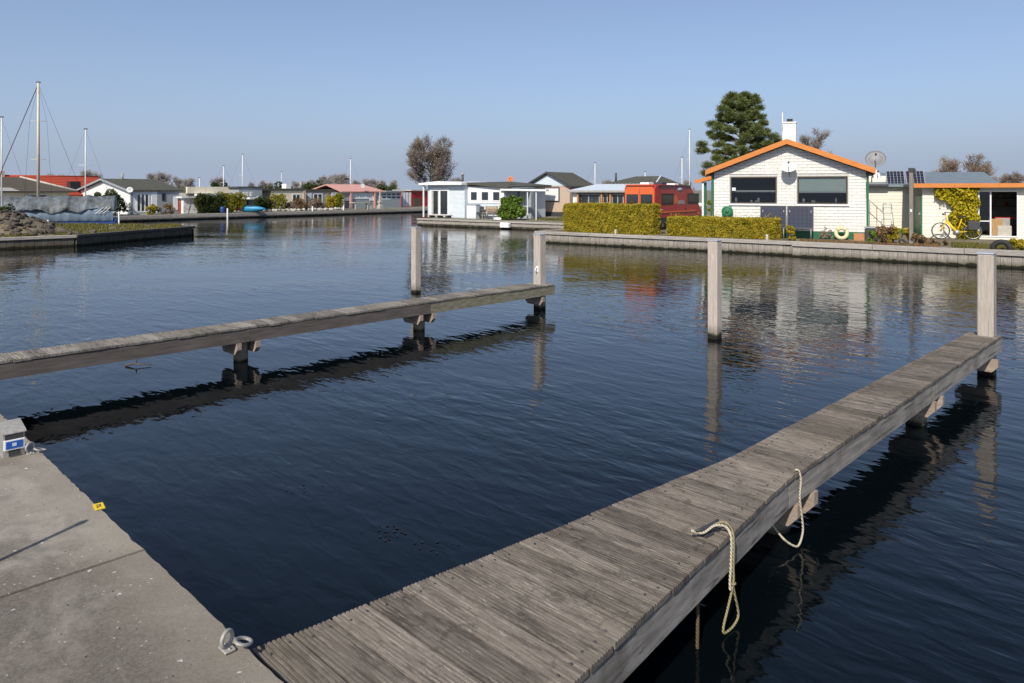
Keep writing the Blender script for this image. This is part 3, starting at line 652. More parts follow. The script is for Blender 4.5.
def shrub(name, label, base, w, d, h, mat, n=1500, leaf=.05, cat='shrub', group=None, rz=0.0, blobs=14, seed=1, aspect=.6, stems=True, taper=.75, rs=1.0):
    rng = np.random.default_rng(seed); r = thing(name, label, cat, base, rz, group)
    c = []; rad = []
    for i in range(blobs):
        z = rng.uniform(.12, .95); k = 1 - (1 - taper) * z
        c.append((rng.uniform(-.42, .42) * w * k, rng.uniform(-.42, .42) * d * k, z * h * .9)); rad.append(rng.uniform(.13, .24) * min(w, h) * rs)
    P, D = cloud(n, c, rad, rng); P[:, 2] = np.abs(P[:, 2])
    o = obj('foliage', leaf_mesh('foliage', P, leaf, aspect, D * .7, rng), mat, r); stuff(o)
    if stems:
        mb = MB()
        for i in range(5):
            a = rng.uniform(0, 6.28); mb.tube([(0, 0, 0), (math.cos(a) * w * .2, math.sin(a) * d * .2, h * .6)], .012 + .01 * h, 5, .004)
        mb.build('stem', BARK, r)
    return r
def hedge(label, p0, p1, depth, h, mat, n, leaf, seed):
    rng = np.random.default_rng(seed); d = p1 - p0; L = d.length; a = math.atan2(d.y, d.x); r = thing('hedge', label, 'hedge', (p0.x, p0.y, GZ - .02), a)
    MB().box(.1, L - .1, .1, depth - .1, .05, h - .1).build('inner_twigs', BARK, r)
    fr = np.array([L * h, L * h * .3, L * depth, depth * h, depth * h]); k = rng.choice(5, n, p=fr / fr.sum()); U = rng.uniform(0, 1, (n, 3)); inn = rng.exponential(.06, n)
    P = np.zeros((n, 3)); N = np.zeros((n, 3))
    wob = lambda x, z: .03 * np.sin(x * 2.3 + seed) + .022 * np.sin(x * 7.3 + z * 5) + .02 * np.sin(z * 11 + x * 4.1) + .016 * np.sin(x * 19 - z * 13)
    for f in range(5):
        q = k == f; u = U[q]; i_ = inn[q]
        if f in (0, 1): P[q] = np.stack([u[:, 0] * L, np.where(f == 0, i_ - .03, depth - i_), u[:, 1] * h], 1); N[q] = (0, -1 if f == 0 else 1, 0)
        elif f == 2: P[q] = np.stack([u[:, 0] * L, u[:, 1] * depth, h - i_ + .02], 1); N[q] = (0, 0, 1)
        else: P[q] = np.stack([i_ if f == 3 else L - i_, u[:, 0] * depth, u[:, 1] * h], 1); N[q] = (-1 if f == 3 else 1, 0, 0)
    P[:, 1] += wob(P[:, 0], P[:, 2]); P[:, 2] += .5 * wob(P[:, 0] + 3, P[:, 1]) * (P[:, 2] > h * .5); P += rng.normal(0, .02, P.shape) + N * np.where(rng.random((n, 1)) < .02, rng.exponential(.07, (n, 1)), 0); P[:, 2] = np.maximum(P[:, 2], .02)
    stuff(obj('foliage', leaf_mesh('foliage', P, leaf, .6, N * .6, rng), mat, r)); return r

# ------------------------------------------------------------------ the white brick house
HF = Frame(px(866, 239.8, GZ - .02), HA); W = -HF.lx(714)
hs = thing('white_brick_house', 'white painted brick bungalow with orange gable edge and two wide windows', 'house', HF.C, HA)
DPT = 7.5; GRN = .30; xm = -W / 2
ZR = HF.zx(xm, 138.8, -.36) - .235; SL = (HF.zx(xm, 138.8, -.36) - HF.zx(.3, 168.0, -.36)) / (W / 2 + .3)
def under(x): return ZR - SL * abs(x - xm)
wins = []
for (xa, xb, ya, yb) in ((730.2, 776.8, 203.6, 177.0), (797.2, 847.8, 203.6, 176.2)):
    a0, a1 = HF.lx(xa), HF.lx(xb); am = (xa + xb) / 2; wins.append((a0, a1, HF.zx((a0 + a1) / 2, ya), HF.zx((a0 + a1) / 2, yb)))
wz0 = min(w_[2] for w_ in wins); wz1 = max(w_[3] for w_ in wins); wins = [(w_[0], w_[1], wz0, wz1) for w_ in wins]
fw_ = MB()                                          # front wall core with the two openings left free
cols_ = [-W, wins[0][0], wins[0][1], wins[1][0], wins[1][1], 0]
fw_.box(-W, 0, .03, .22, 0, wz0)
for i in (0, 2, 4): fw_.box(cols_[i], cols_[i + 1], .03, .22, wz0, wz1)
fw_.prism([(-W, wz1), (0, wz1), (0, under(0)), (xm, ZR), (-W, under(-W))], .03, .22, 'y')
fw_.build('front_wall', MORTAR, hs)
MB().prism([(-W, 0), (0, 0), (0, under(0)), (xm, ZR), (-W, under(-W))], DPT - .2, DPT, 'y').build('rear_wall', WBRICK, hs)
MB().box(-.2, 0, .222, DPT - .202, 0, under(0) - .04).build('side_wall', WBRICK, hs); MB().box(-W, -W + .2, .222, DPT - .202, 0, under(-W) - .04).build('side_wall', WBRICK, hs)
MB().box(-W + .2, -.2, .222, DPT - .202, .05, .3).build('floor', DARKM, hs)
MB().box(-W + .2, -.2, 3.2, 3.3, .3, 2.5).build('inner_wall', DARKM, hs)
MB().box(-W - .015, .015, -.02, .029, 0, GRN).build('green_plinth', GREEN, hs)
# bricks, the nearest 300 one by one and the rest joined
bricks = []; CH, BL, J = .125, .335, .013; row = 0; z = GRN + .004
while z < ZR - .05:
    off = (row % 2) * BL / 2; x = -off - BL
    x = 0 + off
    while x > -W:
        x1_, x0_ = min(x, 0), max(x - BL, -W); x -= BL
        if x1_ - x0_ < .06: continue
        top = min(under(x0_ + .001), under(x1_ - .001)) - .02
        segs = [(x0_, x1_)]
        for (c0, c1, d0, d1) in wins:
            if z + CH > d0 - .03 and z < d1 + .03: segs = [s_ for (p_, q_) in segs for s_ in ((p_, min(q_, c0 - .03)), (max(p_, c1 + .03), q_)) if s_[1] - s_[0] > .04]
        for (p_, q_) in segs:
            if max(under(p_), under(q_)) - .012 > z + .02: bricks.append((p_, q_, z))
    z += CH; row += 1
bricks.sort(key=lambda b_: -b_[1]); cache = {}; rest = MB()
for i, (p_, q_, z_) in enumerate(bricks):
    dy = random.uniform(-.003, .003); u0, u1, zt_ = under(p_ + J / 2) - .012, under(q_ - J / 2) - .012, z_ + CH - J
    if min(u0, u1) < zt_:                           # cut to the slope of the gable
        e0, e1 = max(z_ + .001, min(u0, zt_)), max(z_ + .001, min(u1, zt_)); a_, b_ = p_ + J / 2, q_ - J / 2
        poly = [(a_, z_), (b_, z_), (b_, e1)]
        if u1 < zt_ < u0: poly.append((a_ + (b_ - a_) * (zt_ - u0) / (u1 - u0), zt_))
        if u0 < zt_ < u1: poly.append((a_ + (b_ - a_) * (zt_ - u0) / (u1 - u0), zt_))
        poly.append((a_, e0))
        if i < 300: MB().prism(poly, dy, dy + .028, 'y').build('brick', WBRICK, hs)
        else: rest.prism(poly, dy, dy + .028, 'y')
    elif i < 300:
        k = round(q_ - p_, 2)
        if k not in cache: cache[k] = MB().box(0, k - J, 0, .028, 0, CH - J).mesh('brick'); cache[k].materials.append(WBRICK)
        obj('brick', cache[k], None, hs, (p_ + J / 2, dy, z_))
    else: rest.box(p_ + J / 2, q_ - J / 2, dy, dy + .028, z_, z_ + CH - J)
stuff(rest.build('bricks', WBRICK, hs))
for i, (a0, a1, d0, d1) in enumerate(wins):
    w_ = MB(); w_.box(a0, a0 + .05, .02, .10, d0, d1); w_.box(a1 - .05, a1, .02, .10, d0, d1); w_.box(a0 + .05, a1 - .05, .02, .10, d0, d0 + .05); w_.box(a0 + .05, a1 - .05, .02, .10, d1 - .05, d1)
    w_ = w_.build('window', ROOFB, hs)
    bx('pane', GLASS, w_, a0 + .05, a1 - .05, .055, .062, d0 + .05, d1 - .05)
    s_ = bx('sill', WHITE, w_, a0 - .06, a1 + .06, -.06, .018, d0 - .075, d0 - .004)
    lz = d0 + .05 + (d1 - d0 - .1) * (.44 if i else .47)
    if i:
        bx('roller_blind', pm('blind_green', (.66, .72, .66), (.60, .66, .60), 3, .8, 0), w_, a0 + .06, a1 - .06, .10, .104, lz, d1 - .05)
    bx('valance', pm('lace_white', (.62, .62, .58), (.4, .4, .38), 60, .9, 0), w_, a0 + .06, a1 - .06, .112, .118, lz - .05, lz + .03)
    mb_ = MB()
    for k in range(4):
        x = random.uniform(a0 + .2, a1 - .2); h_ = random.uniform(.06, .2); r_ = random.uniform(.03, .07); mb_.lathe([(r_ * .7, 0), (r_, h_ * .5), (r_ * .5, h_), (0, h_)], (x, .32, d0 + .06), 10)
    mb_.build('window_ornaments', PALE_S, w_)
bx('notice', WHITE, hs, wins[0][0] + .07, wins[0][0] + .22, .048, .053, d0 + .55, d0 + .68)
gable_roof(hs, -W, 0, 0, DPT, under(0) + .22, ZR + .22, 'y', .30, .36, .14, ROOFD, ORANGE, .215)
for sg, xe in ((-1, -W - .30), (1, .30)): bx('eaves_board', ORANGE, hs, xe - .02 if sg > 0 else xe - .03, xe + .03 if sg > 0 else xe + .02, -.33, DPT, under(0) - .13, under(0) + .06)
bx('downpipe', GREEN, hs, .02, .10, -.05, .05, 0, under(0) - .1); bx('downpipe', GREEN, hs, -W - .10, -W - .02, -.05, .05, 0, under(0) - .1)
cx = HF.lx(789.5, 2.2); ct = HF.zx(cx, 123.5, 2.2)
ch = bx('chimney', WBRICK, hs, cx - .27, cx + .27, 2.0, 2.5, 3.2, ct); bx('cap', WBRICK, ch, cx - .30, cx + .30, 1.97, 2.53, ct + .002, ct + .06); bx('flue', BLACK, ch, cx - .11, cx + .13, 2.13, 2.36, ct + .062, ct + .2)
a_ = HF.lx(782.5, 2.4); MB().tube([(a_, 2.4, 3.3), (a_, 2.4, HF.zx(a_, 112.5, 2.4))], .022, 6).build('aerial', WHITEM, hs)
# porch on the left flank: lower orange eave on a white post
zl = HF.zx(HF.lx(704, 2.2), 178.0, 2.2)
pr = thing('porch', 'small lean-to porch with orange edge on a white post left of the brick house', 'porch', HF.w(-W, 0, 0), HA)
xl_ = HF.lx(695, 2.2) + W
pr_r = MB(); slab(pr_r, (xl_, 2.1, zl - .12), (-.32, 2.1, zl + .10), (-.32, 4.6, zl + .10), (xl_, 4.6, zl - .12), .06); pr_r.build('roof', ROOFD, pr)
pr_r = MB(); slab(pr_r, (xl_, 2.05, zl - .10), (-.32, 2.05, zl + .12), (-.32, 2.095, zl + .12), (xl_, 2.095, zl - .10), .17); pr_r.build('barge_board', ORANGE, pr)
xp_ = HF.lx(703, 2.2) + W; MB().box(xp_ - .04, xp_ + .04, 2.15, 2.23, 0, zl - .2).build('post', WHITE, pr)
xq = HF.lx(712, 2.2) + W
for k in range(2): MB().box(xq - .05 - k * .32, xq + .05 - k * .32, 2.3, 2.4, 0, zl - .2).build('green_post', GREEN, pr)
MB().box(xp_ + .05, xq - .06, 2.32, 2.36, 1.35, 1.42).build('rail', GREEN, pr); MB().box(xp_ + .05, xq - .06, 2.32, 2.36, .7, .77).build('rail', GREEN, pr)
shrub('climbing_plant', 'thin climbing plant on the green porch posts behind the second hedge', HF.w(HF.lx(710.5, 2.1), 2.1, 0), .3, .2, 1.75, YCON, 260, .04, 'plant', seed=31, blobs=10, taper=1)
# things on and in front of the front wall
p = HF.w(HF.lx(789, -.35), -.35, HF.zx(HF.lx(789, -.35), 168.5, -.35))
dish(hs, 'white satellite dish fixed high between the two windows of the brick house', p, (-.28, -.62, .74), .62, WHITE)
xr = HF.lx(727.3, -.12); zr_ = HF.zx(xr, 211.3, -.12)
hr = thing('hose_reel', 'round green hose reel on the white brick wall', 'hose reel', HF.w(xr, -.13, zr_), HA)
MB().lathe([(0, -.09), (.2, -.09), (.235, -.07), (.235, .07), (.2, .09), (0, .09)], (0, 0, 0), 24, Matrix.Rotation(R(90), 3, 'X')).build('drum', GREENB, hr)
MB().lathe([(0, .0), (.07, .0), (.06, .04), (0, .045)], (0, -.091, 0), 16, Matrix.Rotation(R(90), 3, 'X')).build('hub', GREEN, hr); MB().ring((0, -.1, 0), .17, .014, (0, 1, 0), 20, 6).build('hose', GREEN, hr)
MB().box(-.05, .05, .09, .125, -.1, .1).build('bracket', GREEN, hr)
def solar_panel(label, fr, x0, x1, y0, z0, z1, lean, cells=(6, 4), fmat=None, cw=.012, group=None, legs=False):
    L = math.hypot(z1 - z0, lean); r = thing('solar_panel', label, 'solar panel', fr.w(x0, y0, z0), fr.a, group)
    tilt = Matrix.Rotation(-math.atan2(lean, z1 - z0), 4, 'X'); w = x1 - x0; mb = MB()
    M = tilt
    mb.box(0, w, 0, .035, 0, .03, M); mb.box(0, w, 0, .035, L - .03, L, M); mb.box(0, .03, 0, .035, .03, L - .03, M); mb.box(w - .03, w, 0, .035, .03, L - .03, M); mb.build('frame', fmat or ALU, r)
    MB().box(.03, w - .03, .02, .03, .03, L - .03, M).build('backing', GREYW if cw > .015 else DARKM, r)
    cells_ = MB(); a, b = (w - .06) / cells[0], (L - .06) / cells[1]
    for i in range(cells[0]):
        for j in range(cells[1]): cells_.box(.03 + i * a + cw / 2, .03 + (i + 1) * a - cw / 2, .012, .0195, .03 + j * b + cw / 2, .03 + (j + 1) * b - cw / 2, M)
    stuff(cells_.build('cells', SOLAR, r))
    if legs:
        for x in (.1, w - .1): MB().tube([(x, .02, .0), (x, .02, -z0 - .0)], .02, 6).build('leg', GALV, r); MB().tube([(x, lean * .8, (z1 - z0) * .8), (x, lean + .1, -z0)], .018, 6).build('strut', GALV, r)
    return r
sx = [HF.lx(v_, -1.0) for v_ in (759.5, 786.3, 813.6)]; za = HF.zx(sx[1], 228.5, -1.0); zb_ = HF.zx(sx[1], 205.8, -.6)
solar_panel('dark blue solar panel leaning under the windows, left of the pair', HF, sx[0], sx[1] - .015, -.75, za, zb_, .2, (6, 5), DARKM, legs=True, cw=.006)
solar_panel('dark blue solar panel leaning under the windows, right of the pair', HF, sx[1] + .015, sx[2], -.75, za, zb_, .2, (6, 5), DARKM, legs=True, cw=.006)
p = HF.w(HF.lx(841.5, -.45), -.45, .27)
lb = thing('life_ring', 'cream ring float leaning against the green plinth of the brick house', 'life ring', p, HA)
MB().ring((0, 0, 0), .205, .075, (0, -1, .28), 28, 12).build('tube', RINGM, lb)
for k in range(4):
    g = k * math.pi / 2 + .8; MB().ring((.205 * math.cos(g), -.06 * math.sin(g) * 0, .205 * math.sin(g) * .96), .078, .008, (-math.sin(g), 0, math.cos(g)), 14, 5).build('band', PALE_S, lb)
p = HF.w(HF.lx(859, -.5), -.5, 0)
bt = thing('terracotta_block', 'orange terracotta planter box by the corner of the brick house', 'planter', p, HA)
MB().bbox(-.2, .2, -.16, .16, 0, .28, .02).build('box', TERRA, bt); MB().box(-.17, .17, -.13, .13, .275, .285).build('soil', EARTH, bt)
shrub('small_conifer', 'small rounded conifer between the hedge and the solar panels', qp(790, .8, GZ - .02), .36, .36, .74, HEDGE, 1100, .025, 'conifer', seed=5, blobs=16, taper=.55)
p = qp(767, .45, GZ - .02)
for k, (xx, lab, hh) in enumerate(((767, 'small pale stake at the quay edge below the right hedge', .22), (615.5, 'small pale bollard on the quay edge below the left hedge', .2))):
    tag(MB().lathe([(.055, 0), (.055, hh - .03), (.04, hh), (0, hh)], (0, 0, 0), 10).build('quay_stake', PALE_S, None, qp(xx, .32, GZ + .0)), lab, 'stake')
h0, h1 = qp(563.5, .75), qp(652.5, .75)
hedge('tall clipped yellow green hedge in front of the orange camper van', h0, h1, .75, hz(205.2, (h0.y + h1.y) / 2) - GZ + .04, HEDGE, 60000, .022, 3)
h0, h1 = qp(667.5, .85), qp(774.5, .85)
hedge('low clipped yellow green hedge in front of the white brick house', h0, h1, .9, hz(218.6, (h0.y + h1.y) / 2) - GZ + .02, HEDGE, 60000, .021, 4)

# ------------------------------------------------------------------ camper van
VF = Frame(pd(655, 36, GZ - .02), QA); VW = -VF.lx(624.5); VL = VF.ly(701) + .1; VH = VF.zx(0, 184.2)
vn = thing('camper_van', 'orange red camper van parked behind the tall hedge, seen from the rear', 'van', VF.C, QA)
side = [(0.10, .32), (VL - .9, .32), (VL - .05, .40), (VL, .85), (VL - .35, 1.15), (VL - 1.0, 1.78), (VL - 1.5, VH - .04), (.12, VH), (.02, VH - .12), (0, .9), (.02, .5)]
ins = .09
vb = MB(); n_ = len(side); V_ = []
for x, k in ((-VW, 1), (-VW + ins, 0), (-ins, 0), (0, 1)):
    for (y, z) in side:
        t_ = 1.0 if z > VH - .2 else 0.0
        V_.append((x, y + (.0 if k == 0 else .0), z if k == 0 or z < VH - .2 else z - .09))
fs_ = [tuple(range(n_)), tuple(range(4 * n_ - 1, 3 * n_ - 1, -1))]
for s_ in range(3):
    for i in range(n_): fs_.append((s_ * n_ + (i + 1) % n_, s_ * n_ + i, (s_ + 1) * n_ + i, (s_ + 1) * n_ + (i + 1) % n_))
vb.add(V_, fs_).build('body', VANR, vn)
MB().box(-VW + .04, -.04, -.015, .03, .50, VH - .24).build('rear_door', VANO, vn); MB().box(-VW + .10, -.10, -.008, .05, VH - .235, VH - .06).build('rear_panel', VANO, vn)
bx('door_gap', BLACK, vn, -VW / 2 - .008, -VW / 2 + .008, -.018, -.014, .5, VH - .24)
zt = VF.zx(-VW / 2, 194.3); zb2 = VF.zx(-VW / 2, 206.5)
for (a, b) in ((-VW + .13, -VW / 2 - .07), (-VW / 2 + .07, -.13)): window(vn, 'y', -.015, a, b, zb2, zt, fw=.03, fmat=BLACK, proud=.02, name='rear_window')
bx('rear_bumper', DARKM, vn, -VW - .01, .01, -.09, .04, .30, .52); bx('number_plate', YELLOW, vn, -VW / 2 - .24, -VW / 2 + .24, -.10, -.092, .36, .46)
for x in (-VW + .02, -.09): bx('tail_light', REDP, vn, x, x + .07, -.03, .005, .75, 1.15)
bx('spoiler', VANO, vn, -VW + .05, -.05, -.10, .0, VH - .05, VH - .01)
for (xa, xb) in ((661.5, 673), (687.5, 698.5)): window(vn, 'x', 0, VF.ly(xa), VF.ly(xb), VF.zx(0, 204.5), VF.zx(0, 193.8), fw=.05, fmat=BLACK, proud=.025, name='side_window')
bx('side_moulding', VANO, vn, .003, .03, .3, VL - .9, VF.zx(0, 213.5), VF.zx(0, 212)); bx('lower_cladding', DARKM, vn, -.01, .02, .1, VL - .2, .30, .62)
m_ = MB(); ya, yb = VF.ly(674), VF.ly(677.5); m_.prism([(ya, VF.zx(0, 204.3)), (yb, VF.zx(0, 204.3)), (yb + .06, VF.zx(0, 200)), (yb - .08, VF.zx(0, 197)), ((ya + yb) / 2, VF.zx(0, 194.2)), (ya - .02, VF.zx(0, 199))], .003, .008, 'x').build('flame_decal', VANO, vn)
for q_ in (VF.ly(659.6), VF.ly(675), VF.ly(686.3)): bx('door_seam', BLACK, vn, .001, .004, q_, q_ + .012, .65, VH - .22)
bx('door_handle', BLACK, vn, .003, .02, VF.ly(684.8), VF.ly(686), VF.zx(0, 211), VF.zx(0, 210)); bx('hatch', GREYW, vn, .002, .012, VF.ly(678.5), VF.ly(684.5), VF.zx(0, 205), VF.zx(0, 201)); bx('awning_rail', DARKM, vn, .002, .05, .3, VL - 1.6, VH - .10, VH - .04)
m_ = MB(); m_.lathe([(0, 0), (.16, 0), (.13, .02), (0, .025)], (0, 0, 0), 20, Matrix.Rotation(R(90), 3, 'Y')); o = m_.build('emblem', SHEETW, vn, (.004, VF.ly(680), VF.zx(0, 189.2))); o.scale = (1, 1.9, .7)
MB().prism([(VF.ly(658.5), VF.zx(0, 211)), (VF.ly(664), VF.zx(0, 210.5)), (VF.ly(659.5), VF.zx(0, 208))], .003, .008, 'x').build('tail_decal', PINKR, vn)
for i, (a, b) in enumerate(((.5, 1.1), (2.0, 2.6), (3.6, 4.1))): MB().bbox(-VW / 2 - .25, -VW / 2 + .25, a, b, VH - .02, VH + (.10, .13, .07)[i], .03).build('roof_hatch', WHITE if i != 1 else DARKM, vn)
for x in (-.11, -VW + .11):
    for y in (.95, VL - 1.1):
        w_ = MB().lathe([(.0, -.1), (.33, -.1), (.345, -.07), (.345, .07), (.33, .1), (.2, .1)], (x, y, .33), 22, Matrix.Rotation(R(90), 3, 'Y')).build('wheel', BLACK, vn)
        MB().lathe([(.2, .075), (.19, .09), (.06, .07), (0, .075)], (x, y, .33), 16, Matrix.Rotation(R(90 if x > -1 else -90), 3, 'Y')).build('rim', ALU, w_)

# ------------------------------------------------------------------ recessed cream annexe, solar roof and shed on the right
AF = Frame(px(868, 232.6, GZ - .02), HA); aw = AF.lx(935); zt = AF.zx(1.0, 186.0)
an = thing('cream_annexe', 'cream boarded annexe with low grey roof set back between brick house and ivy shed', 'house', AF.C, HA)
MB().box(-1.6, aw, .03, 3.6, 0, zt + .1).build('wall', OFFW, an)
g0, g1 = AF.lx(912.5), AF.lx(922.5); zg = AF.zx(g0, 196)
siding(an, 'y', .03, -1.6, aw, .22, zt, .155, OFFW)
bx('green_plinth', GREEN, an, -1.6, aw, -.01, .028, 0, .215)
m_ = MB(); zrf = AF.zx(1, 172.5, 3.2); rx_ = AF.lx(984, 3.4); slab(m_, (-1.8, -.25, zt + .06), (rx_, -.25, zt + .06), (rx_, 3.4, zrf), (-1.8, 3.4, zrf), .1); m_.build('roof', SHEETG, an)
bx('gutter', DARKM, an, -1.8, AF.lx(888), -.36, -.26, zt - .02, zt + .08)
wl_ = bx('cream_parapet', OFFW, an, -.6, AF.lx(886, .8), .5, .62, zt + .2, AF.zx(.3, 176, .6))
ns = 4; s0_, s1_ = AF.lx(886.5, .2), AF.lx(926, .2); zp0, zp1 = AF.zx(s0_, 186.8, .2), AF.zx(s0_, 172.3, 1.0)
for i in range(2):
    a = s0_ + (s1_ - s0_) * i / 2; b = s0_ + (s1_ - s0_) * (i + 1) / 2
    solar_panel(('blue solar panel with white cell grid on the annexe roof beside the grey dish', 'blue solar panel with white cell grid on the annexe roof behind the wooden pole')[i], AF, a, b - .03, .0, zp0 + .10, zp1 + .06, .75, (5, 5), cw=.016)
# large grey dish behind the eave
p = HF.w(HF.lx(875.5, 1.2), 1.2, HF.zx(HF.lx(875.5, 1.2), 160, 1.2))
dish(None, 'large grey mesh satellite dish behind the right eave of the brick house', p, (-.35, -.75, .5), .78, pm('grey_mesh', (.24, .24, .25), (.18, .18, .19), 40, .6, .2, 90, metal=.3))
p = HF.w(HF.lx(874, .9), .9, HF.zx(HF.lx(874, .9), 175, .9))
dish(None, 'smaller white dish tucked under the right eave of the brick house', p, (.2, -.8, .5), .5, WHITE)

SF = Frame(px(922.5, 237.9, GZ - .02), HA); sw = SF.lx(1040); zf = SF.zx(1, 184.5)
sh = thing('boarded_shed', 'long cream boarded shed with orange fascia and open sliding door', 'shed', SF.C, HA)
d0_, d1_ = SF.lx(978), SF.lx(1018.5); dz0 = .10; dz1 = SF.zx(d0_, 190.5)
m_ = MB(); m_.box(0, d0_, .03, .14, 0, zf - .12); m_.box(d1_, sw, .03, .14, 0, zf - .12); m_.box(d0_, d1_, .03, .14, dz1, zf - .12); m_.box(d0_, d1_, .03, .14, 0, dz0); m_.build('front_wall', OFFW, sh)
m_ = MB(); m_.box(0, .1, .142, 3.6, 0, zf - .12); m_.box(sw - .1, sw, .142, 3.6, 0, zf - .12); m_.box(.1, sw - .1, 3.5, 3.6, 0, zf - .12); m_.build('inner_wall', GREYW, sh); gd = bx('green_door', GREENB, sh, -.045, -.003, .06, 3.5, .03, SF.zx(0, 196)); bx('upper_panel', GREEN, gd, -.055, -.046, .3, 3.4, 1.15, SF.zx(0, 196) - .05); bx('handle', ALU, gd, -.1, -.046, .3, .36, .95, 1.05); bx('floor', GREYW, sh, .1, sw - .1, .142, 3.498, 0, .09)
siding(sh, 'y', .03, 0, sw, .02, zf - .14, .15, OFFW, cuts=((d0_ - .02, d1_ + .02, 0, dz1 + .03),))
for k in range(3): bx('fascia_board', ORANGE, sh, -.45 + k * (sw + .6) / 3, -.45 + (k + 1) * (sw + .6) / 3 - .006, -.36, -.33, zf - .13 + k * .002, zf + .045)
bx('roof', SHEETG, sh, -.42, sw + .2, -.328, 3.7, zf - .10, zf + .02)
m_ = MB()
for x in (d0_, (d0_ + d1_) / 2 - .28, d1_ - .05): m_.box(x, x + .05, -.005, .07, dz0, dz1)
m_.box(d0_ + .05, d1_ - .05, -.004, .07, dz1 - .05, dz1); m_.box(d0_ + .05, d1_ - .05, -.004, .07, dz0, dz0 + .05); m_.box(d0_ + .05, (d0_ + d1_) / 2 - .28, 0, .05, dz0 + .62, dz0 + .66)
dr = m_.build('sliding_door', WHITE, sh); xmid = (d0_ + d1_) / 2 - .28
bx('pane', GLASS, dr, d0_ + .05, xmid, .02, .028, dz0 + .66, dz1 - .05); bx('pane', GLASS, dr, d0_ + .05, xmid, .02, .028, dz0 + .05, dz0 + .62)
# contents of the shed
def inside(name, label, cat, x, y): return thing(name, label, cat, SF.w(x, y, .09), HA)
tb = inside('red_table', 'red topped table standing inside the open shed door', 'table', xmid + .35, 1.0)
MB().box(0, .95, 0, .6, .72, .78).build('tabletop', REDP, tb)
for x in (.03, .87):
    for y in (.03, .52): MB().box(x, x + .05, y, y + .05, 0, .718).build('leg', DARKM, tb)
cb = inside('wooden_cabinet', 'light wooden cabinet just inside the open shed door', 'cabinet', xmid + .08, .55)
MB().bbox(0, .45, 0, .35, 0, .72, .01).build('carcass', pm('pine_wood', (.42, .25, .11), (.34, .2, .09), 4, .7, .2, 40, (6, 6, 1)), cb); MB().box(.03, .42, -.015, -.002, .05, .66).build('door', MATS['pine_wood'], cb)
bn = inside('storage_bench', 'pale box seat inside the shed beside the right door jamb', 'bench', d1_ - .62, .5)
MB().bbox(0, .5, 0, .4, 0, .45, .02).build('box', PALE_S, bn); MB().bbox(.0, .5, .3, .4, .452, .75, .02).build('backrest', GREYW, bn)
sf = inside('wall_shelf', 'dark wall shelf with tins at the back of the shed', 'shelf', d0_ + .5, 2.6)
for z in (1.2, 1.55): MB().box(0, 1.9, 0, .3, z, z + .03).build('shelf_board', DARKM, sf)
for k in range(8): MB().lathe([(.06, 0), (.06, .16), (0, .16)], (.15 + k * .22, .12, 1.231 + (.35 if k % 2 else 0)), 8).build('tin', (PALE_S, REDP, SHEETG)[k % 3], sf)
# ivy on the shed wall
rng = np.random.default_rng(11); n = 10000; U = rng.uniform(0, 1, (n * 3, 2)); xi0, xi1 = SF.lx(934), SF.lx(979); zi = zf - .14
X = xi0 + U[:, 0] * (xi1 - xi0); Zz = U[:, 1] * zi; rel = (X - xi0) / (xi1 - xi0); zr_ = Zz / zi
keep = ((rel > .5 - .18 * np.sin(zr_ * 3.1) + .10 * np.sin(zr_ * 14)) | ((zr_ > .86 - .10 * np.sin(rel * 9)) & (rel > .02))) & (rel < .97 + .04 * np.sin(zr_ * 20)) & ~((zr_ < .45) & (rel < .30 + .5 * (.5 - zr_)))
X, Zz = X[keep][:n], Zz[keep][:n]; Y = -rng.exponential(.06, len(X)) - .01 - .05 * (1 + np.sin(X * 5 + Zz * 7))
iv = thing('ivy', 'bright yellow green climber covering the middle of the cream shed wall', 'climbing plant', SF.C, HA)
stuff(obj('foliage', leaf_mesh('foliage', np.stack([X, Y, Zz], 1), .036, .8, np.array([0, -.8, .3]), rng), IVY, iv))
m_ = MB()
for k in range(5):
    x = xi0 + (.6 + .08 * k) * (xi1 - xi0); m_.tube(spline([(x, -.03, 0), (x + .1, -.03, .7), (x - .1, -.03, 1.3), (x + .15, -.03, 1.9)], 4), .018, 5, .006)
m_.build('stem', BARK, iv)
# bicycle
bp = SF.w(SF.lx(957, -.55), -.55, 0); bf = thing('bicycle', 'yellow bicycle with dark panniers parked against the ivy', 'bicycle', bp, HA + R(3))
WR = .34
def wheel(x):
    w_ = MB().ring((x, 0, WR), WR - .02, .021, (0, 1, 0), 30, 8).build('wheel', BLACK, bf); MB().ring((x, 0, WR), WR - .045, .010, (0, 1, 0), 30, 6).build('rim', ALU, w_)
    m_ = MB()
    for k in range(14):
        g = k * math.pi / 7; m_.tube([(x, (-1) ** k * .025, WR), (x + (WR - .05) * math.cos(g), 0, WR + (WR - .05) * math.sin(g))], .0035, 4)
    m_.tube([(x, -.05, WR), (x, .05, WR)], .022, 8).build('spokes', ALU, w_)
wheel(-.58); wheel(.55)
m_ = MB()
m_.tube([(-.40, 0, .98), (-.36, 0, .72)], .024, 8); m_.tube([(-.37, 0, .78), (-.05, 0, .36), (0, 0, .30)], .034, 8); m_.tube([(-.36, 0, .70), (-.03, 0, .28)], .022, 8); m_.tube([(0, 0, .29), (.16, 0, .82)], .022, 8)
for y in (-.05, .05): m_.tube([(0, y * .6, .29), (.55, y, WR)], .013, 6); m_.tube([(.13, y * .4, .72), (.55, y, WR)], .012, 6); m_.tube([(-.37, y, .74), (-.58, y, WR)], .016, 6)
m_.build('frame', YELLOW, bf)
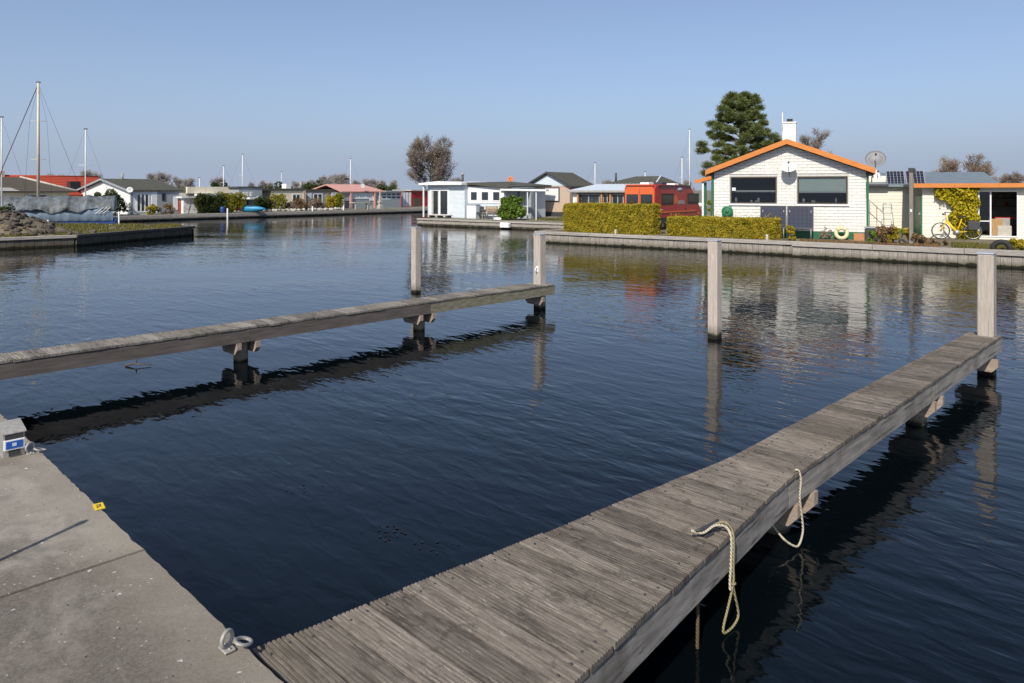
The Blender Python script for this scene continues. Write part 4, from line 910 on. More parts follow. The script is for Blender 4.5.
m_ = MB(); m_.tube([(-.40, 0, .96), (-.42, 0, 1.08)], .015, 6); m_.tube(spline([(-.28, -.28, 1.10), (-.40, -.16, 1.10), (-.44, 0, 1.09), (-.40, .16, 1.10), (-.28, .28, 1.10)], 4), .012, 6); m_.build('handlebar', DARKM, bf)
MB().bbox(.06, .32, -.075, .075, .90, .96, .02).build('saddle', BLACK, bf); MB().tube([(.16, 0, .8), (.18, 0, .91)], .014, 6).build('seat_post', ALU, bf)
MB().box(.30, .78, -.08, .08, .74, .755).build('carrier', DARKM, bf)
for y in (-1, 1): MB().bbox(.34, .74, y * .155 - .06, y * .155 + .06, .42, .735, .03).build('pannier', DARKM, bf)
MB().lathe([(.09, -.01), (.09, .01), (0, .012)], (0, -.05, .29), 16, Matrix.Rotation(R(90), 3, 'X')).build('chainring', ALU, bf); MB().tube([(-.44, 0, 1.0), (-.52, 0, 1.02)], .04, 8).build('head_lamp', DARKM, bf)
# wooden pole with lamp box, ladder, bin, handrail, tyre
pp = qp(911.3, 1.2, GZ - .02); pole = thing('wooden_pole', 'weathered wooden pole with a dark lamp box on top beside the green door', 'pole', pp, QA); ph = hz(171.5, pp.y) - GZ
MB().bbox(-.065, .065, -.065, .065, 0, ph, .012).build('shaft', pm('grey_pole_wood', (.26, .23, .20), (.17, .15, .13), 5, .85, .3, 30, (8, 8, .8)), pole)
MB().bbox(-.09, .09, -.09, .09, ph + .002, ph + .15, .015).build('lamp_box', DARKM, pole); MB().box(.1, .14, -.03, .03, ph - .1, ph + .12).build('bracket', DARKM, pole); MB().box(-.03, .03, -.08, -.066, 1.2, 1.3).build('tag', WHITE, pole)
lp = qp(886.5, 5.0, GZ - .02); ld = thing('step_ladder', 'aluminium step ladder standing in front of the cream annexe', 'ladder', lp, QA); lh = hz(203.5, lp.y) - GZ
for x in (-.21, .21): MB().tube([(x, -.1, 0), (x * .75, .18, lh)], .02, 6).build('stile', ALU, ld); MB().tube([(x, .7, 0), (x * .75, .22, lh - .1)], .016, 6).build('rear_leg', ALU, ld)
for k in range(5): zz = .25 + k * .25; MB().box(-.19, .19, -.12 + zz * .2, -.04 + zz * .2, zz, zz + .025).build('tread', ALU, ld)
MB().tube([(-.157, .18, lh), (.157, .18, lh)], .02, 6).build('top_bar', ALU, ld)
bn_p = qp(871.5, 2.6, GZ - .02); bn = thing('grey_bin', 'dark grey storage tub at the right corner of the brick house', 'bin', bn_p, QA)
MB().bbox(-.22, .22, -.2, .2, 0, .5, .04).build('body', DARKM, bn); MB().bbox(-.24, .24, -.22, .22, .502, .55, .02).build('lid', GREYB, bn)
rl = thing('handrail', 'thin metal stair handrail against the cream annexe', 'handrail', AF.C, HA); y_ = -1.6
r0, r1 = AF.lx(868, y_), AF.lx(884, y_); za_, zb_ = AF.zx(r0, 199, y_), AF.zx(r1, 213.5, y_)
for dz in (0, -.55): MB().tube([(r0, y_, za_ + dz), (r1, y_, zb_ + dz)], .016, 6).build('rail', GALV, rl)
for k in (.1, .55, 1): MB().tube([(r0 + (r1 - r0) * k, y_, 0), (r0 + (r1 - r0) * k, y_, za_ + (zb_ - za_) * k)], .014, 6).build('baluster', GALV, rl)
for k in range(2): MB().box(r0 + .05 + .28 * k, r0 + .33 + .28 * k, y_ + .03, y_ + .6, 0, .34 - .16 * k).build('step', PALE_S, rl)
tp_ = qp(1001.5, .05, GZ + .02); ty = thing('half_tyre', 'black half tyre standing as an arch on the right quay edge', 'tyre', tp_, QA)
MB().tube([(.25 * math.cos(math.pi * k_ / 16), 0, .25 * math.sin(math.pi * k_ / 16)) for k_ in range(17)], .085, 12).build('tread', BLACK, ty)

# ------------------------------------------------------------------ white chalet on the timber deck
CF = Frame(D0 + qv * 2.3 + Vector((0, 0, GZ - .04)), QA)
cw0, cw1 = CF.lx(426), CF.lx(464.5); c2 = CF.lx(504, .4); czt = CF.zx(cw0, 183.2); czr = CF.zx(c2, 185.0, .4)
wc = thing('white_chalet', 'white flat roofed chalet with glass doors and three square windows on the deck', 'chalet', CF.C, QA)
dx0, dx1 = CF.lx(430), CF.lx(449.3); dzt = CF.zx(dx0, 188.5)
MB().box(dx0 - .25, cw1, .03, 5, 0, czt - .1).build('wall', BLUEW, wc)
siding(wc, 'y', .03, dx1, cw1, .05, czt - .12, .34, BLUEW, .012)
m_ = MB(); xm2 = (cw0 + cw1) / 2; m_.prism([(cw0 - .35, czt - .14), (cw1 + .1, czt - .14), (cw1 + .1, czt), (xm2 - .3, czt + .14), (cw0 - .35, czt)], -.45, 5.1, 'y').build('roof', WHITE, wc)
bx('post', WHITE, wc, cw0 - .045, cw0 + .045, -.3, -.21, 0, czt - .142)
window(wc, 'y', .03, dx0, dx1, .06, dzt, 2, 1, .17, name='glass_door', proud=.05)
for k, x in enumerate((.35, 1.0)): bx('curtain', PALE_S, wc, dx0 + .18 + k * .62, dx0 + .34 + k * .62, .0, .012, .25, dzt - .2)
WY = .4
rx0 = CF.lx(468, WY)
MB().box(cw1, c2, WY + .03, 5.5, 0, czr - .1).build('wall', BLUEW, wc); siding(wc, 'y', WY + .03, cw1, c2, .05, CF.zx(rx0, 203, WY), .3, BLUEW, .012)
bx('window_band', WHITE, wc, rx0, c2, WY - .015, WY + .026, CF.zx(rx0, 203, WY), czr - .12)
for (xa, xb) in ((470.6, 477.8), (481.4, 489.2), (492.8, 500.5)): window(wc, 'y', WY - .015, CF.lx(xa, WY), CF.lx(xb, WY), CF.zx(rx0, 200.8, WY), CF.zx(rx0, 191.2, WY), fw=.06, proud=.03)
m_ = MB(); zl0, zl1 = CF.zx(cw1, 182.5, WY), CF.zx(c2, 186.5, WY); slab(m_, (cw1 - .1, WY - .25, zl0), (c2 + .5, WY - .25, zl1), (c2 + .5, 5.6, zl1 + .12), (cw1 - .1, 5.6, zl0 + .12), .13); m_.build('roof', ROOFD, wc)
c3 = CF.lx(531, 2.0)
MB().box(c2, c3, 2.03, 2.4, 0, czr - .25).build('rear_wall', GREYB, wc); window(wc, 'y', 2.03, c2 + .2, c3 - .3, .5, czr - .4, 4, 1, .09)
m_ = MB(); zz = CF.zx(c2, 189.3, .4); slab(m_, (c2 - .2, .2, zz + .04), (CF.lx(546, .2), .2, zz), (CF.lx(546, .2), .55, zz), (c2 - .2, .55, zz + .04), .13); m_.build('porch_beam', WHITE, wc)
for xx in (527.3, 536): x = CF.lx(xx, .3); MB().box(x - .03, x + .03, .3, .36, 0, zz - .14).build('post', WHITE, wc)
m_ = MB(); slab(m_, (c2 + .1, .6, zz + .12), (c3, .6, zz + .08), (c3, 2.5, zz + .14), (c2 + .1, 2.5, zz + .18), .05); m_.build('porch_roof', SHEETG, wc)
x = CF.lx(462.6, 2.0); MB().tube([(x, 2, czt - .1), (x, 2, CF.zx(x, 174.5, 2))], .09, 8).build('stove_pipe', DARKM, wc); MB().lathe([(.14, 0), (.14, .05), (.02, .14)], (x, 2, CF.zx(x, 174.5, 2)), 10).build('pipe_hat', GALV, wc)
p = CF.w(CF.lx(510.5, 2.2), 2.2, CF.zx(CF.lx(510.5, 2.2), 179.5, 2.2)); dish(None, 'orange satellite dish on the roof of the white chalet', p, (-.3, -.9, .3), .42, pm('orange_plastic', (.62, .16, .03), (.5, .13, .03), 5, .5, 0))
cbd = thing('deck_cupboard', 'white deck cupboard against the white chalet beside its glass doors', 'cupboard', CF.w(CF.lx(466.5, -.25), -.25, 0), QA); cl_ = CF.lx(476, -.25) - CF.lx(466.5, -.25); chh = CF.zx(cl_, 204.5, -.25)
MB().bbox(0, cl_, 0, .5, 0, chh, .02).build('body', BLUEW, cbd); MB().box(.04, cl_ - .04, -.02, -.002, .06, chh - .06).build('door', WHITE, cbd); MB().box(-.03, cl_ + .03, -.04, .53, chh + .002, chh + .04).build('lid', GREYB, cbd)
BENCH = pm('garden_wood', (.36, .26, .17), (.27, .19, .125), 4, .8, .2, 40, (6, 1, 1))
gb = thing('garden_bench', 'slatted wooden garden bench under the three windows of the white chalet', 'bench', CF.w(CF.lx(489.5, -.1), -.1, 0), QA)
for k in range(4): MB().box(-.55, .55, -.22 + k * .12, -.12 + k * .12, .42, .445).build('seat_slat', BENCH, gb)
for k in range(3): MB().box(-.55, .55, .24, .265, .52 + k * .13, .62 + k * .13).build('back_slat', BENCH, gb)
for x in (-.52, .47):
    for y in (-.2, .2): MB().box(x, x + .05, y, y + .05, 0, .418 if y < 0 else .9).build('leg', BENCH, gb)
    MB().box(x - .005, x + .055, -.22, .2, .62, .65).build('armrest', BENCH, gb)
gc = thing('garden_chair', 'dark metal garden chair between the cupboard and the wooden bench', 'chair', CF.w(CF.lx(480, -.05), -.05, 0), QA)
MB().box(-.2, .2, -.2, .2, .42, .45).build('seat', DARKM, gc); MB().box(-.2, .2, .18, .21, .5, .85).build('backrest', DARKM, gc)
for x in (-.18, .18):
    for y in (-.18, .19): MB().tube([(x, y, 0), (x, y, .42 if y < 0 else .84)], .014, 6).build('leg', DARKM, gc)
stp = thing('doorstep', 'weathered wooden step in front of the glass doors of the white chalet', 'step', CF.w(CF.lx(440, -.5), -.5, 0), QA)
for k in range(3): MB().box(-1.0, 1.0, -.3 + k * .2, -.12 + k * .2, .16, .2).build('tread_board', QUAYC, stp)
for x in (-.8, 0, .8): MB().box(x - .06, x + .06, -.28, .28, 0, .158).build('bearer', QUAYD, stp)
shrub('laurel_bush', 'bright green round laurel bush in front of the white chalet', CF.w(CF.lx(512, -.5), -.5, 0), CF.lx(526, -.5) - CF.lx(498, -.5), 1.3, CF.zx(CF.lx(512, -.5), 196.5, -.5) + .05, LAUREL, 5200, .075, 'bush', rz=QA, seed=8, blobs=26, taper=.8)
for k, (xx, lab) in enumerate(((497.5, 'small white fender lying on the deck edge left of the dinghy float'),)):
    tag(MB().lathe([(0, -.3), (.08, -.28), (.1, -.2), (.1, .2), (.08, .28), (0, .3)], (0, 0, 0), 12, Matrix.Rotation(R(90), 3, 'Y')).build('fender', WHITE, None, CF.w(CF.lx(xx, -2.0), -2.0, .11), QA), lab, 'fender')
fl = thing('pontoon_float', 'white plastic float moored at the deck edge below the laurel bush', 'float', CF.w(CF.lx(504.5, -2.62), -2.55, -GZ + .36), QA)
MB().bbox(-.36, .36, -.16, .16, -.2, .1, .05).build('float_body', WHITE, fl); MB().bbox(-.3, .3, -.12, .12, .102, .13, .01).build('seat', PALE_S, fl)

# ------------------------------------------------------------------ pink chalet, veranda and dark roof behind the hedge
PF = Frame(pd(569.8, 55, GZ - .04), QA); pw_ = -PF.lx(527.5); ze = PF.zx(0, 184.2); zr = PF.zx(-pw_ / 2, 171.8)
pc = thing('pink_chalet', 'pinkish brick chalet with dark gable roof and white roller shutter', 'chalet', PF.C, QA); pdp = PF.ly(592)
gable_body(pc, -pw_, 0, 0, pdp, ze, zr, 'y', PINKB)
m_ = MB(); m_.prism([(-pw_ + .15, ze - .12), (-.15, ze - .12), (-pw_ / 2, zr - .2)], -.035, -.003, 'y').build('gable_boarding', GREYW if False else BLUEW, pc)
gable_roof(pc, -pw_, 0, 0, pdp, ze, zr, 'y', .28, .25, .12, ROOFD, DARKM, .14)
a0, a1 = PF.lx(537.8), PF.lx(558.8); s0_, s1_ = PF.zx(a0, 200.5), PF.zx(a0, 188.2); sho = MB()
sho.box(a0 - .08, a0, -.06, -.003, s0_ - .08, s1_ + .08); sho.box(a1, a1 + .08, -.06, -.003, s0_ - .08, s1_ + .08); sho.box(a0, a1, -.06, -.003, s1_, s1_ + .08); sho.box(a0, a1, -.06, -.003, s0_ - .08, s0_)
sho = sho.build('shutter_frame', DARKM, pc)
for k in range(8): h_ = (s1_ - s0_) / 8; bx('shutter_slat', WHITE, sho, a0, a1, -.035, -.004, s0_ + k * h_ + .004, s0_ + (k + 1) * h_)
bx('plinth', DARKM, pc, -pw_ - .01, .01, -.02, -.003, 0, .35)
VR = Frame(pd(573, 50, GZ - .04), QA); vx1 = VR.lx(640); zt = VR.zx(0, 190.5); ztb = VR.zx(0, 184.2, 3)
vr = thing('glazed_veranda', 'glazed veranda with pale corrugated roof between pink chalet and camper van', 'veranda', VR.C, QA)
MB().box(0, vx1, .6, 4, 0, zt - .05).build('rear_wall', GREYW, vr)
m_ = MB(); nn = 36
for i in range(nn):
    xa = -.25 + (vx1 + .1) * i / nn; xb = -.25 + (vx1 + .1) * (i + 1) / nn; z_ = .025 * (i % 2)
    slab(m_, (xa, -.35, zt + z_), (xb, -.35, zt + .025 - z_), (xb, 3.5, ztb + .025 - z_), (xa, 3.5, ztb + z_), .02)
m_.build('corrugated_roof', SHEETW, vr); bx('fascia', GREYW, vr, -.25, vx1 - .15, -.38, -.352, zt - .12, zt + .01)
bx('white_panel', WHITE, vr, .0, VR.lx(577), 0, .05, .1, zt - .14)
for (xa, xb, nx) in ((578, 600, 2), (603, 608, 1), (612, 624, 2)): window(vr, 'y', 0.0, VR.lx(xa), VR.lx(xb), .7, zt - .2, nx, 1, .07, fmat=GREYW, name='window')
bx('dado', GREYW, vr, VR.lx(577) + .01, vx1, .0, .05, .1, .69)
for xx in (577.5, 601.2, 610): x = VR.lx(xx, -.2); MB().box(x - .06, x + .06, -.2, -.08, 0, zt - .13).build('post', TERRA, vr)
BF = Frame(pd(652, 62, GZ - .04), QA); bw_ = -BF.lx(600)
br = thing('dark_roof_chalet', 'chalet with dark hipped roof seen above the camper van', 'chalet', BF.C, QA); ze = BF.zx(0, 185.5); zr = BF.zx(-1, 176, 2.5)
MB().box(-bw_, 0, 0, 6, 0, ze - .05).build('wall', GREYW, br)
m_ = MB(); m_.add([(-bw_ - .3, -.3, ze), (.3, -.3, ze), (.3, 6.3, ze), (-bw_ - .3, 6.3, ze), (-bw_ + 2.0, 3, zr), (-.6, 3, zr)], [(0, 1, 5, 4), (1, 2, 5), (2, 3, 4, 5), (3, 0, 4), (3, 2, 1, 0)]); m_.build('roof', ROOFD, br)
m_ = MB(); slab(m_, (-.62, 2.9, zr + .05), (.36, -.38, ze + .06), (.44, -.36, ze + .06), (-.54, 2.92, zr + .05), .16); m_.build('ridge_cap', WHITE, br)
x = BF.lx(598, 3); MB().tube([(-bw_ + .5, 2, ze + .3), (-bw_ + .5, 2, BF.zx(-bw_, 173, 2))], .09, 7).build('flue', DARKM, br)

# ------------------------------------------------------------------ far bank
def farf(x, off, z=GZ - .06):
    o = S1 - snor * off; p = o + sdir * on_line(x, o, sdir); return Frame((p.x, p.y, z), FA)
# brown tiled bungalow at the far left
E = farf(69, 6.0); L0 = -E.ly(-40)
hb = thing('brown_roof_bungalow', 'low bungalow with brown tiled roof behind the covered boat', 'house', E.C, FA); ze = E.zx(0, 191.2, -2); zr = E.zx(-3, 177.2, -3)
MB().box(-6, 0, -L0, 0, 0, ze - .03).build('wall', CREAM, hb)
m_ = MB(); m_.add([(.4, -L0, ze), (.4, .4, ze), (-6.4, .4, ze), (-6.4, -L0, ze), (-3, -L0, zr), (-3, -2.6, zr)], [(1, 0, 4, 5), (2, 1, 5), (3, 2, 5, 4), (0, 1, 2, 3)]); m_.build('roof', ROOFB, hb)
m_ = MB(); m_.tube([(-3, -2.6, zr + .03), (.4, .4, ze + .05)], .09, 6); m_.build('hip_cap', PALE_S, hb); bx('gutter', DARKM, hb, .36, .46, -L0, .4, ze - .1, ze - .004)
for k in range(4): a = -3 - k * 3.0; window(hb, 'x', 0, a, a + 1.4, .7, ze - .25, 2, 1, .08)
m_ = MB(); yl = E.ly(18); m_.add([(.5, E.ly(-30), ze + .02), (.5, yl, ze + .02), (-2.6, E.ly(0), E.zx(-2, 180, E.ly(0))), (-2.6, E.ly(-30), E.zx(-2, 180, E.ly(0)))], [(0, 1, 2, 3)]); 
m_.add([(.5, E.ly(-30), ze - .1), (.5, yl, ze - .1), (-2.6, E.ly(0), ze - .1), (-2.6, E.ly(-30), ze - .1)], [(3, 2, 1, 0)]); m_.build('lit_roof_face', GREYW, hb)  # sunlit left face of the roof, its light put into a paler colour
# red tiled house
E = farf(112, 13.0); L0 = -E.ly(8)
rh = thing('red_tiled_house', 'house with long bright red tiled roof behind the brown bungalow', 'house', E.C, FA); ze = E.zx(0, 195, -4); zr = E.zx(-4, 176.2, -6)
MB().box(-8, 0, -L0, 0, 0, ze - .03).build('wall', CREAM, rh)
rows = 11; th_ = math.atan2(zr - ze, 4.4)
core = MB(); core.prism([(.4, ze - .08), (-4, zr - .06), (-8.4, ze - .08)], -L0 - .3, .3, 'y').build('roof', ROOFR, rh); core = rh.children[-1]
tl = MB()
for i in range(rows):
    k0, k1 = i / rows, (i + 1) / rows
    nn = int((L0 + .6) / .3)
    for j in range(nn):
        y = -L0 - .3 + j * .3; xa, za_ = .4 - 4.4 * k0, ze + (zr - ze) * k0; xb, zb_ = .4 - 4.4 * k1, ze + (zr - ze) * k1
        slab(tl, (xa, y, za_ + .05), (xa, y + .27, za_ + .05), (xb, y + .27, zb_), (xb, y, zb_), .04)
stuff(tl.build('roof_tiles', ROOFR, rh))
m_ = MB(); m_.tube([(-4, -L0 - .3, zr), (-4, .3, zr)], .12, 6); m_.build('ridge_tiles', ROOFR, rh)
bx('chimney', PINKB, rh, -4.3, -3.7, -L0 + .2, -L0 + .8, zr - .3, zr + .45); bx('skylight', DGLASS, rh, -1.3, -.5, E.ly(74, -1) - .5, E.ly(74, -1) + .4, ze + .55, ze + 1.25)
# white chalet with dark roof
E = farf(131, 2.6); gl = -E.lx(80); L0 = E.ly(179); ze = E.zx(0, 189.6); zr = E.zx(-gl / 2, 178.6)
wg = thing('white_gable_chalet', 'white gabled chalet with dark roof beside the covered boat', 'chalet', E.C, FA)
gable_body(wg, -gl, 0, 0, L0, ze, zr, 'y', WHITE); gable_roof(wg, -gl, 0, 0, L0, ze, zr, 'y', .15, .3, .12, ROOFD, GREYB, .16)
bx('corner_board', GREYB, wg, -.08, .03, -.03, .1, 0, ze - .1)
yA, yB = E.ly(136), E.ly(149.5); window(wg, 'x', 0, yA, yB, .15, ze - .3, 3, 1, .12, name='glass_door'); bx('white_panel', WHITE, wg, .002, .05, yB + .15, E.ly(157), .1, ze - .2)
bx('grey_panel', GREYB, wg, .002, .05, E.ly(157.5), L0, .1, ze - .2)
window(wg, 'x', .05, E.ly(161.5), E.ly(165), ze - .95, ze - .3, 1, 1, .05, fmat=DARKM); bx('white_window', WHITE, wg, .051, .08, E.ly(173), E.ly(177.5), .3, ze - .6)
MB().tube([(-gl / 2 + .3, 1.4, zr - .2), (-gl / 2 + .3, 1.4, zr + .5)], .1, 8).build('flue', GALV, wg)
dish(None, 'white satellite dish at the corner of the white gabled chalet', E.w(.25, -.2, ze - .05), (.5, -.8, .3), .5, WHITE)
E2 = farf(112, 1.3); shrub('dark_bush', 'large dark green rounded bush in front of the white gabled chalet', E2.C, 2.2, 2.6, E2.zx(0, 190), HEDGED, 4200, .06, 'bush', seed=21, blobs=24)
E2 = farf(163, 1.0); shrub('russet_shrub', 'low russet and green shrub along the wall of the white gabled chalet', E2.C, 1.0, 2.4, 1.0, DRYL, 900, .05, 'shrub', seed=22, rz=FA)
E2 = farf(151, 1.0); shrub('green_shrub', 'low green shrub beside the glass doors of the white gabled chalet', E2.C, .8, 1.2, .9, HEDGE, 700, .05, 'shrub', seed=23, rz=FA)
# small hut with red door, long flat roof
E = farf(183.5, 1.8); L0 = E.ly(197); zt = E.zx(0, 197)
ht = thing('white_hut', 'small white hut with a red brown door beside the flat roofed hall', 'hut', E.C, FA); gw = -E.lx(173)
MB().box(-gw, 0, 0, L0, 0, zt - .1).build('wall', WHITE, ht); bx('roof', WHITE, ht, -gw - .25, .2, -.25, L0 + .1, zt - .098, zt + .05)
dr = bx('door', pm('red_brown_paint', (.30, .06, .03), (.25, .05, .025), 4, .6, 0), ht, -gw * .62, -gw * .22, -.05, -.003, .05, zt - .25); bx('handle', ALU, dr, -gw * .3, -gw * .26, -.08, -.051, .9, 1.0); bx('corner_post', WHITE, ht, -gw - .03, -gw + .12, -.06, .06, 0, zt - .11)
E = farf(240, 5.5); L0 = -E.ly(186); zt = E.zx(0, 187); zb_ = E.zx(0, 193)
fh_ = thing('flat_roofed_hall', 'long low hall with cream fascia above the clipped conifers', 'hall', E.C, FA)
MB().box(-5, 0, -L0, 0, 0, zb_ + .02).build('wall', PALE_S, fh_)
for k in range(3): bx('fascia_panel', CREAM, fh_, -.02, .25, -L0 + k * L0 / 3, -L0 + (k + 1) * L0 / 3 - .03, zb_ - .02, zt)
bx('roof', ROOFD, fh_, -5, -.022, -L0, 0, zb_ + .022, zt - .08); bx('canopy', WHITE, fh_, .252, .9, E.ly(193), E.ly(212), zb_ - .25, zb_ - .05)
for (xa, xb) in ((192, 197), (200, 206)): window(fh_, 'x', 0, E.ly(xa), E.ly(xb), .6, zb_ - .5, 1, 1, .08)
for k, (xx, w_, h_, mt, lab, sd_) in enumerate(((203.5, 1.45, 193.6, HEDGED, 'dark green clipped conifer column, left of the three on the far quay', 41), (216.5, 1.2, 193.8, HEDGED, 'dark green clipped conifer column, middle of the three on the far quay', 42), (231, 2.6, 191.8, YCON, 'broad yellow green clipped conifer, right of the three on the far quay', 43))):
    E2 = farf(xx, 1.2); shrub('clipped_conifer', lab, E2.C, 1.1, w_, E2.zx(0, h_), mt, 9000, .045, 'conifer', 'clipped conifers on the far quay', FA, 60, sd_, taper=.96, rs=1.5)
E2 = farf(188.5, .9); shrub('bare_shrub', 'leafless pale shrub in front of the white hut', E2.C, 1.2, 1.6, 1.6, DRYL, 320, .03, 'shrub', seed=44, rz=FA)
# grey building with porch
E = farf(262, 3.6); L0 = -E.ly(239); zt = E.zx(0, 188)
gbu = thing('grey_boarded_chalet', 'grey boarded chalet with white porch canopy behind the turquoise kayak', 'chalet', E.C, FA)
MB().box(-4, 0, -L0, 0, 0, zt).build('wall', GREYB, gbu); bx('roof', ROOFD, gbu, -4.2, .08, -L0 - .2, .12, zt + .002, zt + .14)
for xx in (243, 246, 250): window(gbu, 'x', 0, E.ly(xx), E.ly(xx + 2), zt - .75, zt - .4, 1, 1, .05)
yA, yB = E.ly(240.5), E.ly(253); bx('porch_canopy', WHITE, gbu, .09, 1.6, yA, yB, zt - 1.05, zt - .9); bx('porch_post', WHITE, gbu, 1.4, 1.52, yB - .15, yB - .03, 0, zt - 1.052); bx('porch_interior', BLUEP, gbu, .002, .06, yA + .3, yB - .5, 0, zt - 1.1)  # dark blue sheet set on the wall in place of the porch interior
window(gbu, 'x', 0, E.ly(257), E.ly(260), .6, zt - .8, 1, 1, .06)
kp = farf(250, .4); ky = thing('kayak', 'turquoise kayak with salmon bow lying on the far quay', 'kayak', kp.w(0, 0, .32), FA + R(35))
prof = [(-1.5, .02), (-1.2, .14), (-.7, .25), (0, .30), (.7, .25), (1.2, .14), (1.5, .02)]
MB().tube([(x, 0, 0) for x, r_ in prof], [r_ for x, r_ in prof], 12).build('hull', TURQ, ky); MB().tube([(x, -.02, .01) for x, r_ in prof[:3]], [r_ * 1.04 + .005 for x, r_ in prof[:3]], 12).build('bow', SALMON, ky); MB().ring((.1, 0, .27), .22, .03, (0, 0, 1), 16, 6).build('cockpit_rim', DARKM, ky)
E2 = farf(257, .9); shrub('dark_shrub', 'dark evergreen shrub beside the turquoise kayak', E2.C, 1.2, 1.5, 1.7, HEDGED, 1500, .05, 'shrub', seed=45, rz=FA)
br_ = farf(222.5, .5); bb = thing('blue_barrel', 'small blue barrel on the far quay between the clipped conifers', 'barrel', br_.C, 0); MB().lathe([(0, 0), (.18, 0), (.21, .15), (.21, .4), (.18, .55), (0, .55)], (0, 0, 0), 14).build('drum', BLUEP, bb); MB().ring((0, 0, .38), .21, .015, (0, 0, 1), 16, 5).build('hoop', BLUEP, bb)
# cream building row
E = farf(305.5, 4.5); L0 = -E.ly(271); zt = E.zx(0, 190.5, -3)
cb_ = thing('cream_flat_chalet', 'cream rendered flat roofed chalet with a white window behind the rockery', 'chalet', E.C, FA)
MB().box(-5, 0, -L0, 0, 0, zt).build('wall', CREAM, cb_); bx('roof', ROOFD, cb_, -5.3, .10, -L0 - 1.6, .12, zt + .002, zt + .2)
window(cb_, 'x', 0, E.ly(292), E.ly(300.5), .85, zt - .35, 2, 1, .1); bx('brick_pier', PINKB, cb_, .002, .1, -.3, 0, 0, zt)
yl = E.ly(257.5, -.4)
for k in range(8): a = yl + k * (-L0 - yl) / 8; bx('slat', PALE_S if k % 2 else BENCH, cb_, -.45, -.38, a, a + (-L0 - yl) / 8 - .05, 0, zt - .02)
bx('roof_box', WHITE, cb_, -2.4, -1.6, E.ly(284, -2), E.ly(284, -2) + .6, zt + .202, zt + .7); MB().tube([(-1.5, E.ly(301, -1.5), zt + .2), (-1.5, E.ly(301, -1.5), zt + .9)], .1, 7).build('flue', GALV, cb_)
E = farf(342, 5.5); L0 = -E.ly(306.3); zt = E.zx(0, 191, -3)
gf = thing('grey_flat_chalet', 'grey flat roofed chalet with pale door between the cream and the pink roofed chalets', 'chalet', E.C, FA)
MB().box(-5, 0, -L0, 0, 0, zt).build('wall', GREYW, gf); bx('roof', ROOFD, gf, -5.2, .12, -L0 - .2, .12, zt + .002, zt + .2)
bx('pale_door', BLUEW, gf, .002, .06, -L0 + .2, E.ly(311.5), .05, zt - .2); window(gf, 'x', 0, E.ly(313), E.ly(322.5), .7, zt - .25, 2, 1, .1); window(gf, 'x', 0, E.ly(331.5), E.ly(336.5), .9, zt - .1, 1, 1, .14, gmat=SHEETW)
bx('brown_panel', BENCH, gf, .002, .05, E.ly(326), E.ly(328.5), .05, zt - .02)
for k, (xx, w_, h_, mt, lab) in enumerate(((264, 1.8, 1.4, HEDGED, 'low dark green shrub at the left end of the far rockery'), (276.5, 2.3, 1.75, YCON, 'round yellow green bush in front of the cream chalet'), (291, 1.3, .9, BUD, 'low brown heather mound beneath the cream chalet window'), (299.5, 1.5, 1.15, DRYL, 'dry ochre shrub beside the brick pier of the cream chalet'), (317, 1.8, 1.2, BUD, 'reddish brown shrub beneath the windows of the grey chalet'), (331, 1.5, 1.5, HEDGE, 'olive bush at the wall of the grey chalet, left of two'), (337.5, 1.5, 1.8, YCON, 'olive yellow bush at the wall of the grey chalet, right of two'))):
    E2 = farf(xx, 1.6); shrub('garden_bush', lab, E2.C, 1.1, w_, h_, mt, 2600, .05, 'bush', 'bushes along the far quay', FA, 34, 50 + k, rs=1.5)
def rock_mesh(seed, r=1.0):
    rng = np.random.default_rng(seed); me = MB(); t = (1 + 5 ** .5) / 2
    v = [Vector(p).normalized() for p in ((-1, t, 0), (1, t, 0), (-1, -t, 0), (1, -t, 0), (0, -1, t), (0, 1, t), (0, -1, -t), (0, 1, -t), (t, 0, -1), (t, 0, 1), (-t, 0, -1), (-t, 0, 1))]
    v = [p * r * rng.uniform(.7, 1.25) for p in v]; v = [(p.x, p.y, p.z * .75) for p in v]
    f = [(0, 11, 5), (0, 5, 1), (0, 1, 7), (0, 7, 10), (0, 10, 11), (1, 5, 9), (5, 11, 4), (11, 10, 2), (10, 7, 6), (7, 1, 8), (3, 9, 4), (3, 4, 2), (3, 2, 6), (3, 6, 8), (3, 8, 9), (4, 9, 5), (2, 4, 11), (6, 2, 10), (8, 6, 7), (9, 8, 1)]
    return me.add(v, f).mesh('stone')
RM = [rock_mesh(i) for i in range(6)]
def rocks(name, label, cat, pts, mat):
    c = sum((Vector(p[:3]) for p in pts), Vector()) / len(pts); c.z = min(p[2] for p in pts); r = thing(name, label, cat, c); ms = []
    for m_ in RM: q = m_.copy(); q.materials.append(mat); ms.append(q)
    for i, p in enumerate(pts):
        o = obj('stone', ms[i % 6], None, r, Vector(p[:3]) - c, random.uniform(0, 6)); o.rotation_euler.x = random.uniform(-.6, .6); o.scale = (p[3], p[3] * random.uniform(.7, 1.1), p[3] * random.uniform(.7, 1))
pts = []
for k in range(34):
    E2 = farf(260 + k * 2.5 + random.uniform(-1, 1), random.uniform(.5, 1.2)); pts.append((E2.C.x, E2.C.y, GZ + .05, random.uniform(.12, .3)))
rocks('rockery', 'row of pale boulders edging the far gardens', 'rockery', pts, PALE_S)
